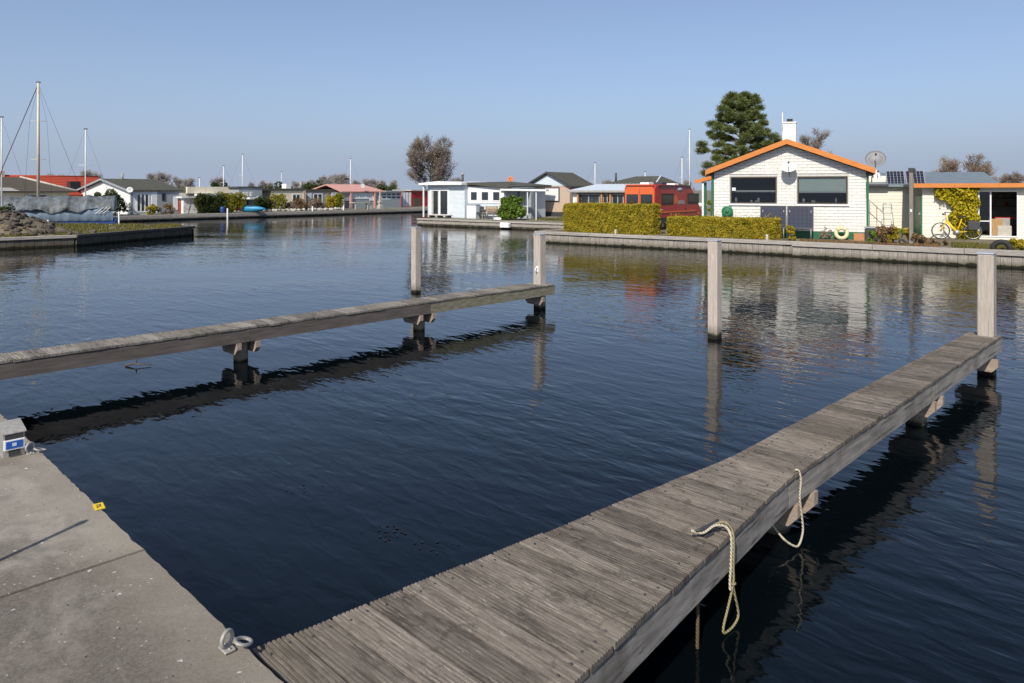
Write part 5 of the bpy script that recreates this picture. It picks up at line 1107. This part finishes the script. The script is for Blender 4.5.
# pink roofed chalet with conservatory
E = farf(401, 4.0); La = -E.ly(344); Lc = -E.ly(376); zt = E.zx(0, 191.5, -6); zr = E.zx(-3, 184.3, -6)
pk = thing('pink_roof_chalet', 'chalet with faded pink roof and white blinds beside the glazed conservatory', 'chalet', E.C, FA)
MB().box(-6, 0, -La, -Lc, 0, zt - .02).build('wall', GREYB, pk)
m_ = MB(); slab(m_, (.2, -La - .5, zt + .03), (.2, -Lc + 1.2, zt + .03), (-3, -Lc + .6, zr), (-3, -La - .2, zr), .12); slab(m_, (-6.4, -Lc + 1.2, zt), (-6.4, -La - .5, zt), (-3, -La - .2, zr), (-3, -Lc + .6, zr), .12); m_.build('roof', PINKR, pk)
yA, yB = E.ly(352.5), E.ly(372.5); zm = E.zx(0, 199, -6)
w_ = window(pk, 'x', 0, yA, yB, zm, zt - .2, 3, 1, .1, gmat=SHEETW, name='window_with_blind'); bx('post', PINKR, pk, .05, .2, E.ly(350) - .1, E.ly(350) + .15, 0, zt - .13); bx('post', PINKR, pk, .05, .2, E.ly(374) - .1, E.ly(374) + .15, 0, zt - .13)
bx('dark_porch', DARKM, pk, .002, .04, -La + .1, E.ly(349), .1, zt - 1.0); bx('white_hatch', WHITE, pk, .002, .05, E.ly(369.5), E.ly(373.3), .85, 1.25)
dish(None, 'white satellite dish on the faded pink roof', E.w(.3, E.ly(361), E.zx(0, 186.2, E.ly(361))), (.6, -.8, .2), .5, WHITE)
MB().box(-5, 0, -Lc + .05, 0, 0, .95).build('conservatory_base', GREYB, pk); MB().box(-5, -.05, -Lc + .05, -.05, .952, zt - .1).build('conservatory_core', DGLASS, pk)
bx('conservatory_roof', GREYB, pk, -5.2, .3, -Lc + 1.25, .3, zt - .08, zt + .1); window(pk, 'x', -.05, -Lc + .1, 0, .953, zt - .1, 5, 2, .12, fmat=BLUEW, name='glazing')
# red shed and white panels right of it
E = farf(424, 6.0); L0 = -E.ly(411.5); zt = E.zx(0, 190.5)
rs = thing('red_shed', 'small red boarded shed left of the white chalet across the channel', 'shed', E.C, FA)
MB().box(-3, 0, -L0, 1.5, 0, zt - .05).build('wall', REDP, rs); siding(rs, 'x', 0, -L0, 1.5, zt * .55, zt - .07, .3, REDP, .03); bx('roof', PALE_S, rs, -3.2, .3, -L0 - .3, 1.8, zt - .048, zt + .1); bx('door', ROOFB, rs, .002, .06, -L0 + .3, -L0 + 1.5, .05, zt * .5)
E = farf(411, 5.0); L0 = -E.ly(402.5); zt = E.zx(0, 192.5); wf = thing('white_screen', 'white garden screen left of the small red shed', 'screen', E.C, FA)
for k in range(3): bx('panel', WHITE, wf, -.06, .0, -L0 + k * L0 / 3, -L0 + (k + 1) * L0 / 3 - .04, .1, zt)
for k in range(4): bx('post', GREYW, wf, -.09, .03, -L0 + k * L0 / 3 - .05, -L0 + k * L0 / 3 + .01, 0, zt + .05)
# garden ornament: stepped stone column
E = farf(380, 1.3); so = thing('stone_column', 'pale stepped stone garden column in front of the conservatory', 'ornament', E.C, FA)
for k, (w_, a, b) in enumerate(((.75, 0, .5), (.5, .502, .9), (.62, .902, 1.2), (.34, 1.202, 1.9), (.24, 1.902, 2.3))): MB().bbox(-w_ / 2, w_ / 2, -w_ / 2, w_ / 2, a, b, .06).build('tier', PALE_S, so)
MB().lathe([(.1, 0), (.03, .5), (0, .6)], (0, 0, 2.302), 8).build('finial', PALE_S, so); so.scale = (.72, .72, .72)
E = farf(361, 1.2); gt = thing('patio_table', 'low pale patio table on the far quay before the pink roofed chalet', 'table', E.C, FA); MB().box(-.5, .5, -1.2, 1.2, .66, .74).build('tabletop', PALE_S, gt)
for x in (-.4, .4):
    for y in (-1.05, 1.05): MB().box(x - .05, x + .05, y - .05, y + .05, 0, .658).build('leg', PALE_S, gt)
for k, (xx, lab) in enumerate(((227.5, 'white mooring post at the far quay before the broad conifer'), (312.5, 'small white marker post at the door of the grey chalet'), (343.5, 'white marker post at the corner of the pink roofed chalet'), (367.5, 'grey marker post beside the patio table'))):
    E = farf(xx, .25 if k else -.4); tag(MB().lathe([(.07, -.6), (.07, .36), (.05, .42), (0, .44)], (0, 0, 0), 10).build('marker_post', WHITE if k < 3 else GREYW, None, E.C), lab, 'post', 'marker posts on the far quay')

# ------------------------------------------------------------------ boat under its tarpaulin, masts
p0 = pd(8, 49, 0); p1 = pd(117, 51.5, 0); d = p1 - p0; Lb = d.length; ba = math.atan2(d.y, d.x)
TARP = pm('stained_tarpaulin', (.16, .185, .205), (.06, .066, .07), 2.4, .6, .35, 9, (1.6, 1, .5), dirt=.8, bdist=.06)
SKIRT = pm('pale_blue_sheet', (.17, .235, .30), (.11, .15, .20), 1.2, .5, .35, 7, (1, 1, .6), dirt=.25, bdist=.06)
cv = thing('covered_boat', 'sailing boat under a stained grey tarpaulin moored behind the grass spit', 'boat', p0, ba)
nx_, prof = 90, [(-1.28, .86), (-1.26, 1.2), (-1.12, 1.5), (-.75, 1.85), (-.3, 2.12), (0, 2.2), (.3, 2.12), (.75, 1.85), (1.2, 1.3)]
V_ = []; Fs = []
for i in range(nx_ + 1):
    u = i / nx_; x = -.1 + u * (Lb + .05); sc = .86 + .14 * math.sin(math.pi * min(1, u * 1.15)); sag = .10 * math.cos(u * 25) * (1 - abs(math.cos(u * 11))) - .06 * abs(math.sin(u * 17))
    for j, (y, z) in enumerate(prof):
        f_ = .02 * math.sin(u * 61 + j * 1.3) + .06 * math.sin(u * 17 + j * .7) + .015 * math.sin(u * 110)
        hem = (.10 * math.sin(u * 9) + .10 * math.sin(u * 23 + 1)) if j in (0,) else 0
        V_.append((x, y * sc + (f_ if j < 4 else 0), z * (.97 if 0 < u < 1 else .93) + sag + hem + .35 * (j == 0) ))
np_ = len(prof)
for i in range(nx_):
    for j in range(np_ - 1): Fs.append((i * np_ + j + 1, i * np_ + j, (i + 1) * np_ + j, (i + 1) * np_ + j + 1))
Fs += [tuple(range(np_)), tuple(nx_ * np_ + k for k in range(np_ - 1, -1, -1))]
MB().add(V_, Fs, True).build('tarpaulin', TARP, cv)
V_ = []; Fs = []
for i in range(nx_ + 1):
    u = i / nx_; x = .02 + u * (Lb - .15)
    for j, (y, z) in enumerate(((-1.02, 1.35), (-1.14, .95), (-1.16, .55), (-1.1, .42))): V_.append((x, y + .012 * math.sin(u * 70 + j), z))
for i in range(nx_):
    for j in range(3): Fs.append((i * 4 + j, i * 4 + j + 1, (i + 1) * 4 + j + 1, (i + 1) * 4 + j))
MB().add(V_, Fs, True).build('side_sheet', SKIRT, cv)
hl = [(.15, -.3), (.05, .6), (Lb - .25, .6), (Lb + .1, .55), (Lb - .3, -.3)]
MB().prism(hl, -1.05, 1.05, 'y').build('hull', BLUEP, cv); bx('waterline_stripe', WHITE, cv, .1, Lb - .1, -1.062, -1.052, .10, .16)
for k in range(3): MB().tube(spline([(Lb - 1.2 + k * .22, -1.23, .9), (Lb - .9 + k * .22, -1.24, 1.15), (Lb - .7 + k * .2, -1.2, 1.35)], 4), .018, 5).build('lashing', WHITE, cv)
def mast(root, x, y, z0, z1, r, mat, spread=()):
    o = MB().tube([(x, y, z0), (x, y, z1)], r, 8, r * .7).build('mast', mat, root); MB().box(x - .12, x + .14, y - .04, y + .04, z1 + .002, z1 + .08).build('masthead', DARKM, o)
    for z in spread: MB().tube([(x - .45, y, z), (x + .45, y, z)], .018, 5).build('spreader', mat, o)
    return o
def lx_of(xp): return on_line(xp, p0, d.normalized())
mx = lx_of(38.3); mz = hz(83.5, 50); mo = mast(cv, mx, 0, 1.9, mz, .10, MASTB, (mz - 2.6, mz - 5.2))
MB().tube([(mx, 0, mz - .1), (lx_of(2.5), 0, 4.0), (lx_of(-6), 0, 1.9)], .028, 5).build('forestay', DARKM, cv); MB().tube([(mx, 0, mz - .1), (lx_of(80), .2, 2.6)], .009, 4).build('backstay', DARKM, cv)
for s_ in (-1, 1): MB().tube([(mx, 0, mz - .2), (mx + .5 * s_, 0, mz - 2.6), (mx + .8 * s_, 0, 2.0)], .007, 4).build('shroud', DARKM, cv)
def mast_boat(label, xp, ytop, Z, w=.06, mat=None, hull_l=4.0, spread=1, group='distant sailing boat masts'):
    b = pd(xp, Z); r = thing('sailing_boat', label, 'sailing boat', (b.x, b.y, 0), ba); h_ = hz(ytop, Z)
    MB().prism([(-hull_l / 2, .75), (-hull_l / 2 + .3, -.2), (hull_l / 2 - .8, -.2), (hull_l / 2, .85)], -.9, .9, 'y').build('hull', WHITE, r); MB().bbox(-1.4, 1.0, -.6, .6, .76, 1.15, .1).build('cabin', WHITE, r)
    mast(r, 0, 0, 1.0, h_, w, mat or WHITEM, [h_ * .62] if spread else []); MB().tube([(0, 0, h_), (hull_l / 2, 0, .9)], .007, 4).build('forestay', DARKM, r); MB().tube([(0, 0, h_), (-hull_l / 2, 0, .8)], .007, 4).build('backstay', DARKM, r)
mast_boat('sailing boat with slim pale mast behind the right half of the tarpaulin', 85.5, 129.5, 55.5, .05)
mast_boat('sailing boat whose white mast stands at the left edge of the picture', 1.5, 117.5, 53.5, .055)

# ------------------------------------------------------------------ trees
def tree_skeleton(h, spread, seed, levels=3, lean=0.0, first=.22, up=.55, nb=(11, 5, 4)):
    "returns limb paths (points, radius) and the twig tips"
    rng = random.Random(seed); limbs = []; tips = []
    trunk = [Vector((lean * h * k / 6 + rng.uniform(-.03, .03) * h * .3, rng.uniform(-.03, .03) * h * .3, h * .86 * k / 6)) for k in range(7)]; trunk[0] = Vector((0, 0, 0)); limbs.append((trunk, h * .022, h * .004))
    def grow(o, d, L, r, lv):
        pts = [o]; dd = d.copy()
        for k in range(4):
            dd = (dd + Vector((rng.uniform(-.22, .22), rng.uniform(-.22, .22), .12 * up + rng.uniform(-.1, .12)))).normalized(); pts.append(pts[-1] + dd * L / 4)
        limbs.append((pts, r, r * .35)); tips.append((pts[-1], dd)); tips.append((pts[2], dd))
        if lv < levels:
            for i in range(nb[lv]):
                k = rng.uniform(.3, 1); j = min(3, int(k * 4)); p = pts[j].lerp(pts[j + 1], k * 4 - j if k < 1 else 1)
                nd = (dd + Vector((rng.uniform(-1, 1), rng.uniform(-1, 1), rng.uniform(-.3, .8))) * .8).normalized(); grow(p, nd, L * rng.uniform(.38, .6), r * .5, lv + 1)
    for i in range(nb[0]):
        k = first + (1 - first) * (i + rng.random() * .6) / nb[0]; j = min(5, int(k * 6)); p = trunk[j].lerp(trunk[j + 1], k * 6 - j); a = i * 2.4 + rng.uniform(-.4, .4)
        L = spread * (1.0 - .45 * k) * rng.uniform(.8, 1.1); el = up + .35 * k
        grow(p, Vector((math.cos(a) * math.cos(el), math.sin(a) * math.cos(el), math.sin(el))), L, h * .009, 1)
    return limbs, tips
def twig_mesh(name, tips, n_each, L, w, seed):
    rng = np.random.default_rng(seed); P = np.repeat(np.array([t[0] for t in tips]), n_each, 0); D = np.repeat(np.array([t[1] for t in tips]), n_each, 0)
    D = D + rng.normal(0, .55, D.shape); D /= np.linalg.norm(D, axis=1, keepdims=True); l_ = L * rng.uniform(.4, 1.2, (len(P), 1)); S = np.cross(D, rand_dirs(len(P), rng)); S /= np.linalg.norm(S, axis=1, keepdims=True) + 1e-9
    return quads_mesh(name, P + D * l_ * .5 + rng.normal(0, L * .25, P.shape), D * l_ * .5, S * w)
def bare_tree(label, base, h, spread, seed, twig=TWIG, nt=14, tl=.45, tw=.010, buds=None, nb=(11, 5, 4), cat='tree', group=None, name='bare_tree', up=.55, first=.22):
    r = thing(name, label, cat, base, 0, group); limbs, tips = tree_skeleton(h, spread, seed, nb=nb, up=up, first=first)
    mb = MB(); mb.tube(limbs[0][0], limbs[0][1], 8, limbs[0][2]); mb.build('trunk', BARK, r); mb = MB()
    for pts, r0, r1 in limbs[1:]: mb.tube(pts, r0, 4 if r0 > h * .005 else 3, r1, cap=False)
    mb.build('limbs', BARK, r); stuff(obj('crown', twig_mesh('crown', tips, nt, tl, tw, seed), twig, r))
    if buds:
        rng = np.random.default_rng(seed); P = np.repeat(np.array([t[0] for t in tips]), buds[1], 0); P = P + rng.normal(0, tl * .5, P.shape)
        stuff(obj('dry_leaves', leaf_mesh('dry_leaves', P, buds[2], .7, None, rng), buds[0], r))
    return r
b = pd(430, 66, GZ - .05); bare_tree('tall bare tree with brown leaf remains behind the white chalet', b, hz(149, 66) - GZ + .1, 2.9, 12, TWIG, 9, .42, .011, (BUD, 5, .04), (15, 6, 5), up=.36, first=.3)
b = pd(813, 58, GZ - .05); bare_tree('bare dark tree behind the chimney of the brick house', b, hz(136, 58) - GZ, 2.5, 15, TWIG, 9, .35, .010, up=.5)
b = pd(966, 60, GZ - .05); bare_tree('round russet bare tree above the shed roof on the right', b, hz(167, 60) - GZ, 2.5, 17, BUD, 8, .4, .012, (BUD, 3, .04), up=.22)
b = pd(1012, 74, GZ - .05); bare_tree('lower bare tree beside the russet tree at the right edge', b, hz(180, 74) - GZ, 1.6, 18, TWIG, 8, .4, .013)
# pine
pz = 46; b = pd(741, pz, GZ - .05); PH = hz(88.5, pz) - GZ; pn = thing('pine_tree', 'tall dark green pine with layered boughs behind the brick house', 'pine tree', b)
sc_ = pz / F_PX; rng = np.random.default_rng(5); rr = random.Random(9)
MB().tube([(0, 0, 0), (.05, 0, PH * .4), (-.02, .03, PH * .75), (.03, 0, PH * .98)], [.2, .15, .08, .02], 9).build('trunk', PBARK, pn)
outl = [(1, 5), (.966, 11), (.92, 16), (.868, 21), (.767, 28), (.668, 35), (.53, 41), (.46, 41), (.36, 37)]
cen_, rad_ = [], []; limbs_ = MB()
def wid(k):
    for (k0, w0), (k1, w1) in zip(outl, outl[1:]):
        if k <= k0 and k >= k1: return (w0 + (w1 - w0) * (k0 - k) / (k0 - k1)) * sc_
    return outl[-1][1] * sc_
for lay, k in enumerate((.965, .93, .90, .86, .82, .78, .735, .69, .645, .59, .54, .48, .43, .375)):
    w = wid(k); n_l = 3 + int(w * 2.0)
    for i in range(n_l):
        a = i * 6.283 / n_l + lay * 1.1 + rr.uniform(-.3, .3); d_ = w * rr.choice((1.0, .95, .7, .85)) * rr.uniform(.88, 1.06) - .14; zc = k * PH + rr.uniform(-.12, .12)
        c = Vector((math.cos(a) * d_, math.sin(a) * d_, zc)); cen_.append(c); rad_.append(rr.uniform(.25, .40) * (1 if w > .8 else .85))
        if d_ > .8: cc = c * .62; cc.z = zc - .12 + rr.uniform(-.05, .05); cen_.append(cc); rad_.append(rr.uniform(.17, .28))
        limbs_.tube([(0, 0, zc - .30 - .12 * d_), c * .5 + Vector((0, 0, zc * .5 - .12)), c], .04, 4, .012)
limbs_.build('limbs', PBARK, pn)
n = 95000; k = rng.integers(0, len(cen_), n); C_ = np.array(cen_)[k]; D = rand_dirs(n, rng); D[:, 2] *= .62; rad = np.array(rad_)[k][:, None]; P = C_ + D * rad * np.where(rng.random((n, 1)) < .15, rng.uniform(1.0, 1.3, (n, 1)), rng.uniform(.35, 1.0, (n, 1)))
Dn = D + np.array([0, 0, .35]) + rng.normal(0, .25, D.shape); Dn /= np.linalg.norm(Dn, axis=1, keepdims=True); S = np.cross(Dn, rand_dirs(n, rng)); S /= np.linalg.norm(S, axis=1, keepdims=True) + 1e-9
stuff(obj('crown', quads_mesh('crown', P, Dn * rng.uniform(.05, .10, (n, 1)), S * .011), PINE, pn))
# distant tree line: a few crowns copied, each with its own label
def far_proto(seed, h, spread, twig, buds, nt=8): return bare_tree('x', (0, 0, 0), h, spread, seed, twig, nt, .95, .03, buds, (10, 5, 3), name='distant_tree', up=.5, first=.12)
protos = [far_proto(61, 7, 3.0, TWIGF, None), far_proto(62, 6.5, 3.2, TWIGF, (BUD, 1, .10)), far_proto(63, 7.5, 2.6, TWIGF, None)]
ft = [(12, 178, 120), (50, 176, 130), (58, 177, 125), (66, 176.5, 120), (88, 172.5, 118), (95, 175, 110), (152, 175.5, 120), (162, 174.5, 115), (178, 178, 105), (187, 179.5, 125), (219, 179, 125), (252, 183, 140), (262, 182, 130), (270, 183.5, 150), (296, 182, 125), (305, 182.5, 130), (312, 181.5, 120), (322, 176.5, 118), (330, 177, 122), (341, 175.5, 118), (357, 181, 135), (368, 180, 130), (374, 180.5, 140), (383, 181, 130), (394, 181.5, 125), (457, 179, 130), (480, 182, 140), (515, 184, 150), (607, 181, 150), (668, 180, 150), (688, 181, 140), (842, 168, 110), (858, 172, 120), (905, 176, 120), (940, 172, 110), (992, 177, 130), (1006, 176, 120)]
where = ['behind the red tiled roof', 'above the covered boat', 'behind the white gabled chalet', 'above the flat roofed hall', 'behind the cream chalet', 'above the grey flat chalet', 'behind the pink roofed chalet', 'behind the white chalet', 'behind the dark roofed chalet', 'behind the sheds on the right']
used_ = set()
for i, (x, y, Z) in enumerate(ft):
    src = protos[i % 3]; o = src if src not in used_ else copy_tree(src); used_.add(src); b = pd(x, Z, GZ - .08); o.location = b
    h_ = hz(y, Z) - GZ; k = .86 * h_ / (6.6, 6.2, 7.0)[i % 3]; o.scale = (k * random.uniform(.85, 1.25), k * 1.0, k); o.rotation_euler.z = random.uniform(0, 6.28)
    w_ = where[0 if x < 60 else 1 if x < 100 else 2 if x < 180 else 3 if x < 245 else 4 if x < 300 else 5 if x < 338 else 6 if x < 400 else 7 if x < 540 else 8 if x < 700 else 9]
    j = sum(1 for q in ft[:i] if where.index(w_) == (0 if q[0] < 60 else 1 if q[0] < 100 else 2 if q[0] < 180 else 3 if q[0] < 245 else 4 if q[0] < 300 else 5 if q[0] < 338 else 6 if q[0] < 400 else 7 if q[0] < 540 else 8 if q[0] < 700 else 9))
    tag(o, ('first', 'second', 'third', 'fourth', 'fifth', 'sixth', 'seventh')[j] + ' bare distant tree from the left ' + w_, 'tree', 'bare trees on the horizon')
for k, (x, y, Z, w_, lab) in enumerate(((286, 180.5, 90, 5.0, 'broad olive green evergreen crown above the cream chalet roof'), (219, 180.5, 112, 2.6, 'small dark evergreen above the flat roofed hall'), (314, 181.5, 100, 3.0, 'dark pointed evergreen above the grey flat chalet'), (386, 182, 105, 3.0, 'small blue green evergreen behind the pink roof'))):
    shrub('evergreen_tree', lab, pd(x, Z, GZ - .08), w_, w_, hz(y, Z) - GZ, HEDGED, 2600, .10, 'tree', seed=80 + k, blobs=18)
# distant masts
for (x, y, Z, lab) in ((223.5, 166, 96, 'distant sailing boat with short white mast above the flat roofed hall'), (242.5, 154.5, 98, 'distant sailing boat with tall white mast above the grey boarded chalet'), (350.5, 159, 104, 'distant sailing boat with tall mast above the pink roofed chalet'), (595, 163, 90, 'distant sailing boat with white mast between the two dark roofs'), (645, 172, 92, 'distant sailing boat with short mast above the camper van roof'), (689.5, 129.5, 95, 'distant sailing boat with the tallest mast left of the pine'), (682, 157.5, 92, 'distant sailing boat with lower mast just left of the pine'), (199.5, 178, 98, 'distant sailing boat with stub mast above the conifer columns'), (281.5, 172, 120, 'distant sailing boat with faint mast above the cream chalet')):
    mast_boat(lab, x, y, Z, .07 if Z < 110 else .05, WHITEM, 5.0)

# ------------------------------------------------------------------ grass spit: rubble heap, turf, stakes
rr = random.Random(3); pts = []
for i in range(285):
    u = rr.random(); a = rr.uniform(0, 6.283); q = rr.random() ** .6; c0 = pd(10, 34.0); X = c0.x - .6 + math.cos(a) * q * 2.9; Y = c0.y + .4 + math.sin(a) * q * 2.2
    top = max(0, 1.0 * (1 - q ** 1.2)); sz = rr.uniform(.09, .25); pts.append((X, Y, .46 + top * rr.uniform(.75, 1.1) + .06, sz))
rocks('rubble_heap', 'heap of dark broken stone on the grass spit at the left edge', 'rubble heap', pts, STONE)
MB_h = MB(); c0 = pd(10, 34.0)
vs_ = []; fs_ = []; nr, na = 7, 20
for i in range(nr + 1):
    for k in range(na):
        q = i / nr; a = 6.283 * k / na; vs_.append((c0.x - .6 + math.cos(a) * q * 3.0, c0.y + .4 + math.sin(a) * q * 2.3, .455 + 1.0 * (1 - q ** 1.2) + (.08 * math.sin(k * 3 + i * 5) if 0 < i < nr else 0)))
for i in range(nr):
    for k in range(na): fs_.append((i * na + k, (i + 1) * na + k, (i + 1) * na + (k + 1) % na, i * na + (k + 1) % na))
for o in bpy.data.objects:
    if o.name.startswith('rubble_heap'): core_ = MB_h.add([Vector(v_) - o.location for v_ in vs_], fs_, True).build('rubble_core', EARTH, o)
pts = []
for (x, y) in ((66, 233.5), (69, 235), (73, 234), (78, 234.5), (88, 232), (93, 232.6), (113, 230.6), (122, 229.8), (148, 227.5)):
    b = px(x, y, .48); pts.append((b.x, b.y, .52, rr.uniform(.14, .26)))
rocks('loose_stones', 'few loose dark stones along the turf edge of the grass spit', 'stones', pts, STONE)
def inside_poly(x, y, poly):
    c = False; j = len(poly) - 1
    for i in range(len(poly)):
        if ((poly[i][1] > y) != (poly[j][1] > y)) and (x < (poly[j][0] - poly[i][0]) * (y - poly[i][1]) / (poly[j][1] - poly[i][1]) + poly[i][0]): c = not c
        j = i
    return c
def grass(name, label, poly, z, n, h, seed, clump=True, mat=None):
    rng = np.random.default_rng(seed); xs = [p[0] for p in poly]; ys = [p[1] for p in poly]; P = []
    while len(P) < n:
        x, y = rng.uniform(min(xs), max(xs)), rng.uniform(min(ys), max(ys))
        if inside_poly(x, y, poly) and (not clump or math.sin(x * 1.7) * math.cos(y * 1.3 + x) + rng.uniform(-.8, .8) > -.1): P.append((x, y, z))
    P = np.array(P); hh = h * rng.uniform(.4, 1.3, (n, 1)); U = np.array([0, 0, 1.0]) + rng.normal(0, .35, (n, 3)); U /= np.linalg.norm(U, axis=1, keepdims=True); S = np.cross(U, rand_dirs(n, rng)); S /= np.linalg.norm(S, axis=1, keepdims=True) + 1e-9
    o = obj(name, quads_mesh(name, P + U * hh * .5, U * hh * .5, S * .012), mat or GRASSM); stuff(o); return tag(o, label, 'grass')
grass('grass', 'short mossy grass covering the spit at the left', [(p.x, p.y) for p in (I0 + Vector((-1, .4, 0)), I1 + Vector((-.3, .4, 0)), I2 + Vector((-.4, -.4, 0)), isl[4] + Vector((.2, -.3, 0)), isl[5])], .455, 16000, .13, 4)
shrub('dark_shrub', 'dark evergreen shrub behind the rubble heap at the left edge', pd(2, 37.5, .46), 1.2, 1.0, 1.35, HEDGED, 1400, .05, 'shrub', seed=91)
for k, (x, y) in enumerate(((48, 222.5), (117.5, 222.6))):
    b = px(x, y + 1.5, .46) if k == 0 else pd(119, 47); tag(MB().lathe([(.05, -.8), (.05, .2), (.04, .24), (0, .25)], (0, 0, 0), 10).build('marker_post', WHITE, None, (b.x, b.y, .46 if k == 0 else .9)), ('short white post on the grass spit in front of the covered boat', 'white mooring post at the stern of the covered boat')[k], 'post')

# ------------------------------------------------------------------ gardens on the right bank
for k, (x, bb_, w_, d_, h_, mt, n_, lab) in enumerate(((882, 1.3, 1.0, .7, .62, DRYL, 900, 'ochre leafed shrub left of the step ladder'), (899, 1.4, 1.1, .7, .6, HEDGE, 900, 'olive shrub with dry tips left of the wooden pole'), (920, 1.3, .9, .6, .42, DRYL, 600, 'low dry grass tuft right of the wooden pole'), (934, 1.5, 1.0, .6, .3, DRYL, 500, 'dry tuft in front of the bicycle wheel'), (893, 1.9, .5, .4, .75, BUD, 260, 'thin reddish shrub before the cream annexe'), (1018, .5, 1.0, .6, .45, HEDGE, 700, 'olive tuft beside the half tyre at the right edge'), (876, 1.0, .6, .5, .5, LAUREL, 350, 'small green shrub beside the terracotta planter'), (826, 2.4, .5, .3, .5, BUD, 120, 'sparse thin seedling in front of the brick house wall'))):
    shrub('garden_plant', lab, qp(x, bb_, GZ - .02), w_, d_, h_, mt, n_, .035, 'plant', 'plants in the quayside garden', QA, 12, 100 + k)
gp = [qp(952, .35), qp(1045, .35), qp(1045, 2.6), qp(952, 2.2)]; grass('grass', 'thin grass strip between the quay and the cream shed', [(p.x, p.y) for p in gp], GZ - .02, 3600, .10, 8)
gp = [qp(800, .3), qp(940, .3), qp(940, 1.4), qp(800, 1.2)]; grass('dry_litter', 'dry grass litter along the quay below the brick house', [(p.x, p.y) for p in gp], GZ - .02, 2200, .07, 9, True, DRYL)
gp = [CF.w(CF.lx(528), .2, 0), CF.w(CF.lx(575), .2, 0), CF.w(CF.lx(575), 6, 0), CF.w(CF.lx(540), 6, 0)]; grass('grass', 'patch of lawn before the pink chalet', [(p.x, p.y) for p in gp], GZ - .04, 5000, .12, 10)
shrub('dry_grass_clump', 'tall dry grass clump behind the left end of the tall hedge', qp(581, 3.0, GZ - .02), .8, .8, 1.55, DRYL, 700, .05, 'grass clump', seed=120, aspect=.15)
# drift and twigs on the water
lp_ = []
for k, (x, y) in enumerate(((383, 533), (376, 530), (391, 536), (440, 546), (436, 543), (305, 487), (470, 549))): lp_.append(px(x, y, .004))
for k, (x0, y0, n_) in enumerate(((383, 533, 20), (438, 546, 9), (306, 487, 7))):
    c = px(x0, y0, .0); mb = MB(); rr = random.Random(200 + k)
    for i in range(n_):
        a = rr.uniform(0, 6.28); q = rr.random() ** .5 * .13; x, y = math.cos(a) * q * 1.5, math.sin(a) * q; s_ = rr.uniform(.006, .015); g = rr.uniform(0, 6.28)
        mb.add([(x + s_ * 1.6 * math.cos(g), y + s_ * 1.6 * math.sin(g), .004), (x + s_ * math.cos(g + 1.5), y + s_ * math.sin(g + 1.5), .007), (x - s_ * 1.6 * math.cos(g), y - s_ * 1.6 * math.sin(g), .004), (x - s_ * math.cos(g + 1.5), y - s_ * math.sin(g + 1.5), .005)], [(0, 1, 2, 3)])
    o = mb.build('floating_leaves', pm(f'sodden_leaf_{k}', (.018, .014, .012), (.011, .010, .009), 30, .5, 0), None, c); stuff(o); tag(o, ('dark patch of sodden leaves floating beside the right jetty', 'smaller patch of sodden leaves near the grooved deck', 'thin scatter of leaves floating between the two jetties')[k], 'leaves')
c = px(135, 366.5, 0); tw = thing('floating_twig', 'dark forked twig floating in front of the left jetty', 'twig', c)
MB().tube(spline([(-.14, 0, .01), (-.02, .02, .04), (.1, 0, .03), (.22, .03, .02)], 4), .016, 6, .006).build('stem', BARK, tw); MB().tube([(0, .02, .04), (.02, .03, .12)], .012, 5, .006).build('fork', BARK, tw)
